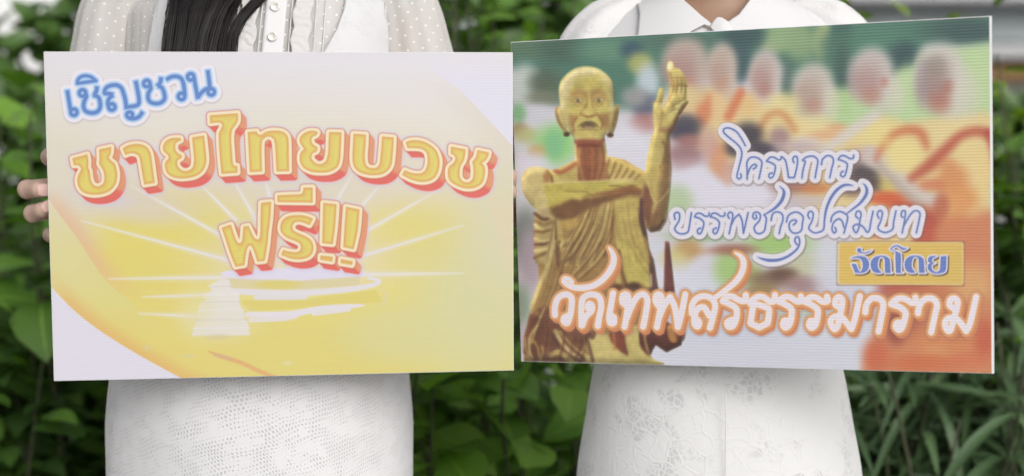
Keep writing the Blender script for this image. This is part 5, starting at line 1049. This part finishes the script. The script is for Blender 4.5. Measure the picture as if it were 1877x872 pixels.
# ================================================================ second woman (lace suit, pointed collar)
x2 = X_(1314)
w2 = empty('person', (x2, 1.52, 0), 'woman in white lace blouse with pointed collar and floral lace skirt, holding the monk board', 'person', 'women holding boards')
T2 = [(.78, x2, 1.52, .138, .11), (.86, x2, 1.52, .134, .112), (.93, x2, 1.52, .122, .102), (1.0, x2, 1.52, .104, .086), (1.07, x2, 1.52, .108, .09), (1.14, x2, 1.515, .118, .105), (1.2, x2, 1.515, .125, .106), (1.25, x2, 1.522, .138, .095), (1.285, x2, 1.53, .135, .08), (1.315, x2, 1.535, .105, .066), (1.335, x2, 1.538, .066, .056)]
YW = 1.4545
handC = hand((X_(1030, 1.47), 1.474, Z_(420, 1.47)), [hx(990, 360, 1.462), hx(985, 382, 1.464), hx(985, 405, 1.464), hx(992, 428, 1.462)],
             [hx(962, 360, 1.462), hx(951.5, 381, 1.462), hx(951.5, 404, 1.462), hx(966, 428, 1.462)], [hx(966, 361, 1.452), hx(960, 382, YW - .004), hx(960, 405, YW - .004), hx(972, 427, 1.452)],
             [hx(982, 362, 1.450), hx(980, 383, YW - .006), hx(980, 406, YW - .006), hx(988, 427, 1.450)], [hx(1015, 380, 1.462), hx(1000, 350, 1.456), hx(990, 330, 1.454)], .0076)
handD = hand((X_(1660, 1.40), 1.405, Z_(420, 1.40)), [hx(1720, 360, 1.36), hx(1728, 390, 1.36), hx(1728, 420, 1.36), hx(1720, 448, 1.36)],
             [hx(1775, 362, 1.336), hx(1788, 390, 1.334), hx(1786, 420, 1.336), hx(1772, 446, 1.338)], [hx(1762, 363, 1.318), hx(1770, 391, 1.316), hx(1768, 420, 1.318), hx(1758, 446, 1.324)],
             [hx(1742, 364, 1.328), hx(1748, 391, 1.328), hx(1748, 420, 1.33), hx(1740, 445, 1.334)], [hx(1680, 370, 1.385), hx(1710, 335, 1.365), hx(1728, 312, 1.352)], .0078)
arms2 = [((x2 - .128, 1.53, 1.268), (x2 - .165, 1.545, 1.05), (X_(1030, 1.47), 1.474, Z_(420, 1.47))), ((x2 + .128, 1.53, 1.268), (x2 + .19, 1.53, 1.05), (X_(1660, 1.40), 1.405, Z_(420, 1.40)))]
b2 = figure(w2, T2, M_SKIN2, x2, .86, [handC, handD], arms2)
TT2 = Torso([(z, cx, y, rx + .010, ry + .010) for z, cx, y, rx, ry in T2])
V, F, U = loft([(z, cx, y, rx + .009, ry + .009) for z, cx, y, rx, ry in T2[3:]], 128, False, 2.05, fold_fn(5, .002, 4, 2), 8)
VZ = 1.2885
vkeep = lambda i: not (V[i].y < 1.5 and V[i].z > VZ and abs(V[i].x - X_(1312, 1.43)) < (V[i].z - VZ) * (1.2 if V[i].x < X_(1312, 1.43) else 1.75) + .0035)
add('blouse', (V, [f for f in F if any(vkeep(i) for i in f)], U), M_WHITE_C, w2)
add('skirt', loft([(.42, x2, 1.52, .15, .13), (.6, x2, 1.52, .154, .13), (.76, x2, 1.52, .1535, .126), (.83, x2, 1.52, .151, .124), (.885, x2, 1.52, .1425, .12), (.94, x2, 1.52, .133, .112), (1.0, x2, 1.52, .118, .098), (1.03, x2, 1.52, .114, .094)], 128, False, 2.15, fold_fn(19, .0025, 1.5, 4), 8), M_LACE, w2)
xs_ = X_(1328, 1.40); add('seam', tube([Vector((xs_, 1.3925 + .0004 * math.sin(z * 90), z)) for z in np.linspace(.5, .93, 40)], .0006, 6), M_WHITE_C, w2)
q = lambda px, py: (X_(px, 1.445), Z_(py, 1.445))
cz_ = lambda l: [q(*l[i:i + 2]) for i in range(0, len(l), 2)]
add('collar', patch(TT2, cz_([1176,-40, 1177,20, 1168,78, 1250,78, 1264,60, 1290,46, 1317,57, 1309,50, 1286,28, 1262,0, 1238,-34]), .0042, 4, .002), M_WHITE_C, w2, .0012)
add('collar', patch(TT2, cz_([1404,-34, 1382,0, 1356,26, 1333,42, 1345,58, 1352,78, 1474,78, 1484,60, 1496,10, 1500,-30]), .0042, 4, .002), M_WHITE_C, w2, .0012)
add('collar_tab', patch(TT2, cz_([1300,52, 1306,42, 1314,33, 1322,34, 1334,43, 1342,57, 1336,70, 1312,70]), .007, 3, .004), M_WHITE_C, w2, .0014)
gp = lambda amp, seed: (lambda t, l: amp * math.sin(t * 2 * PI * 9 + 3 * l + seed) * (.4 + .6 * math.exp(-((l - .02) / .05) ** 2)) + amp * noise.noise(Vector((math.cos(t * 6.28) * 2, math.sin(t * 6.28) * 2, l * 8 + seed))))
for s, kx in ((-1, 0.), (1, .004)):
    add('sleeve', uvtube(list(spline(np.array([(x2 + s * .078, 1.53, 1.322), (x2 + s * (.108 + kx), 1.527, 1.302), (x2 + s * (.126 + kx), 1.525, 1.276), (x2 + s * (.133 + kx), 1.522, 1.24), (x2 + s * (.146 + kx), 1.52, 1.18), (x2 + s * (.15 + kx), 1.525, 1.13)]), False, 9)), list(np.interp(np.linspace(0, 5, 46), range(6), [.022, .038, .0455, .047, .045, .036])), 96, gp(.03, 2 + s)), M_LACE_F, w2)
hz2 = T2[-1][0] + .195
cap = ball((x2, 1.53, hz2 + .012), (.08, .098, .11), 32, 20); add('hair', (cap[0], [f for f in cap[1] if not (all(cap[0][i].y < 1.50 for i in f) and all(cap[0][i].z < hz2 + .06 for i in f))], cap[2]), M_HAIR, w2, .006)
for s in (-1, 1):
    V, F = fused([tube([(x2 + s * .066, 1.585, .05), (x2 + s * .068, 1.50, .055), (x2 + s * .072, 1.39, .048)], [(.034, .03), (.04, .034), (.034, .02)], 18)], .005, 3); add('shoe', (V, F, [(0, 0)] * len(V)), M_SHOE, w2)
C1 = [(-0.5807, 1.7651, 0.2307), (0.0005, 1.829, 0.2382), (0.0018, 1.8649, -0.1727), (-0.5793, 1.801, -0.1802)]
C2 = [(-0.0006, 1.8849, 0.259), (0.5676, 1.6822, 0.262), (0.5816, 1.7151, -0.1627), (0.0134, 1.9178, -0.1657)]
# ---------------------------------------------------------------- the two printed boards (fluted plastic sheet)
def print_mat(name, I, gain, bright):
    h, w = I.shape[:2]; c = np.clip(I / 255, 0, 1); l = np.where(c <= .04045, c / 12.92, ((c + .055) / 1.055) ** 2.4) * gain
    l = np.clip(l, 0, 1); c = np.where(l <= .0031308, l * 12.92, 1.055 * l ** (1 / 2.4) - .055)
    px = np.ones((h, w, 4), np.float32); px[..., :3] = c[::-1]
    im = bpy.data.images.new(name, w, h); im.pixels.foreach_set(px.ravel()); im.update(); im.pack()
    m = Mat(name, .42); t = m.N('TexImage'); t.image = im; t.interpolation = 'Cubic'; m.L(m.coord('UV'), t.inputs[0])
    n = m.noise(m.coord('UV', (1, 90, 1)), 6, 4); m.col(m.mix(m.math('MULTIPLY', n, bright), t.outputs[0], (.9, .9, .93, 1))); m.bump(m.noise(m.coord('UV', (1, 1, 1)), 160, 2), .05, .0004); return m.m
M_CORE = plain('white_plastic_core', (.8, .8, .82), .45, .05, 12)
M_FLUTE = plain('shaded_flute', (.3, .3, .31), .7, .1, 12)
def wash(I, k): return I * (1 - k) + np.array((206, 200, 206)) * k
def board(name, label, cat, corners, I, relief, flutes, edge, gain=1., bright=.04):
    tl, tr, br, bl = [Vector((c[0] * .75, c[1] * .75, c[2] * .75 + CZ)) for c in corners]
    ux = (tr - tl); W = ux.length; ux.normalize(); uz = (tl - bl); uz = (uz - ux * uz.dot(ux)); H = uz.length; uz.normalize(); nrm = uz.cross(ux).normalized() * -1
    if nrm.y > 0: nrm = -nrm
    c = (tl + tr + br + bl) / 4; root = empty(name, c, label, cat, 'printed boards held up by the women')
    root.matrix_world = Matrix.Translation(c) @ Matrix((ux, -nrm, uz)).transposed().to_4x4()
    # front print: real ridges along the flutes, slight bow of the sheet
    e = edge; rows = flutes * 6; V, F, U = [], [], []; nc = 24
    bow = lambda x, z: .0024 * math.cos(x / W * PI) * math.cos(z / H * 2.2)
    for j in range(rows + 1):
        v = j / rows; z = lerp(-H / 2 + e[3], H / 2 - e[1], v)
        for i in range(nc + 1):
            u = i / nc; x = lerp(-W / 2 + e[0], W / 2 - e[2], u)
            V.append((x, -.0024 - relief * (.5 + .5 * math.cos(j / 6 * 2 * PI)) - bow(x, z), z)); U.append((u, v))
    for j in range(rows):
        for i in range(nc): a = j * (nc + 1) + i; F.append((a, a + 1, a + nc + 2, a + nc + 1))
    o = link('printed_face', mesh('printed_face', V, F, U), print_mat(cat + '_print', I, gain, bright)); o.parent = root
    bx = []
    for j in range(25):
        for k, yy in ((0, -.0021), (1, .0019)): pass
    V, F = [], []
    nx, nz = 24, 16
    for side in (-.0021, .0019):
        for j in range(nz + 1):
            for i in range(nx + 1):
                x, z = lerp(-W / 2, W / 2, i / nx), lerp(-H / 2, H / 2, j / nz); V.append((x, side - bow(x, z), z))
    q = (nx + 1) * (nz + 1)
    for b in (0, q):
        for j in range(nz):
            for i in range(nx): a = b + j * (nx + 1) + i; f = (a, a + 1, a + nx + 2, a + nx + 1); F.append(f if b == 0 else f[::-1])
    for i in range(nx): F += [(i + 1, i, i + q, i + 1 + q), (nz * (nx + 1) + i, nz * (nx + 1) + i + 1, nz * (nx + 1) + i + 1 + q, nz * (nx + 1) + i + q)]
    for j in range(nz): a = j * (nx + 1); F += [(a, a + nx + 1, a + nx + 1 + q, a + q), (a + nx + nx + 1, a + nx, a + nx + q, a + nx + nx + 1 + q)]
    o = link('plastic_sheet', mesh('plastic_sheet', V, F), M_CORE, None, False); o.parent = root
    # flat grey quads on both cut ends, shade of the flute mouths as colour
    V, F, U = [], [], []
    for s in (-1, 1):
        for j in range(flutes):
            z = lerp(-H / 2, H / 2, (j + .5) / flutes); b = bow(s * W / 2, z); k = len(V); h = H / flutes * .36
            V += [(s * (W / 2 + .00025), -.0014 - b, z - h), (s * (W / 2 + .00025), .0012 - b, z - h), (s * (W / 2 + .00025), .0012 - b, z + h), (s * (W / 2 + .00025), -.0014 - b, z + h)]; F.append((k, k + 1, k + 2, k + 3) if s > 0 else (k + 3, k + 2, k + 1, k))
    o = link('flute_mouth_shade', mesh('flute_mouth_shade', V, F), M_FLUTE, None, False); o.parent = root; o['kind'] = 'stuff'
    return root
Q1 = [(80, 96), (939, 97), (942, 677), (100, 696)]; Q2 = [(937, 76), (1815, 32), (1826, 684), (957, 660)]
A1 = paint_board_one(1.8); I1 = rectify(A1, Q1, 1600, 1127)
board('printed_board', 'yellow and white printed board with orange lettering over a glowing podium', 'board', C1, wash(I1, .0), .00006, 118, (.0004, .0004, .0004, .0004), .8)
A2 = paint_board_two(1.8); I2 = rectify(A2, Q2, 1600, 1130)
board('printed_board', 'printed board with a golden statue and blurred monks in orange robes, held at the right', 'poster', C2, wash(I2, .02), .0002, 116, (.0004, .0006, .0022, .0004), .95)
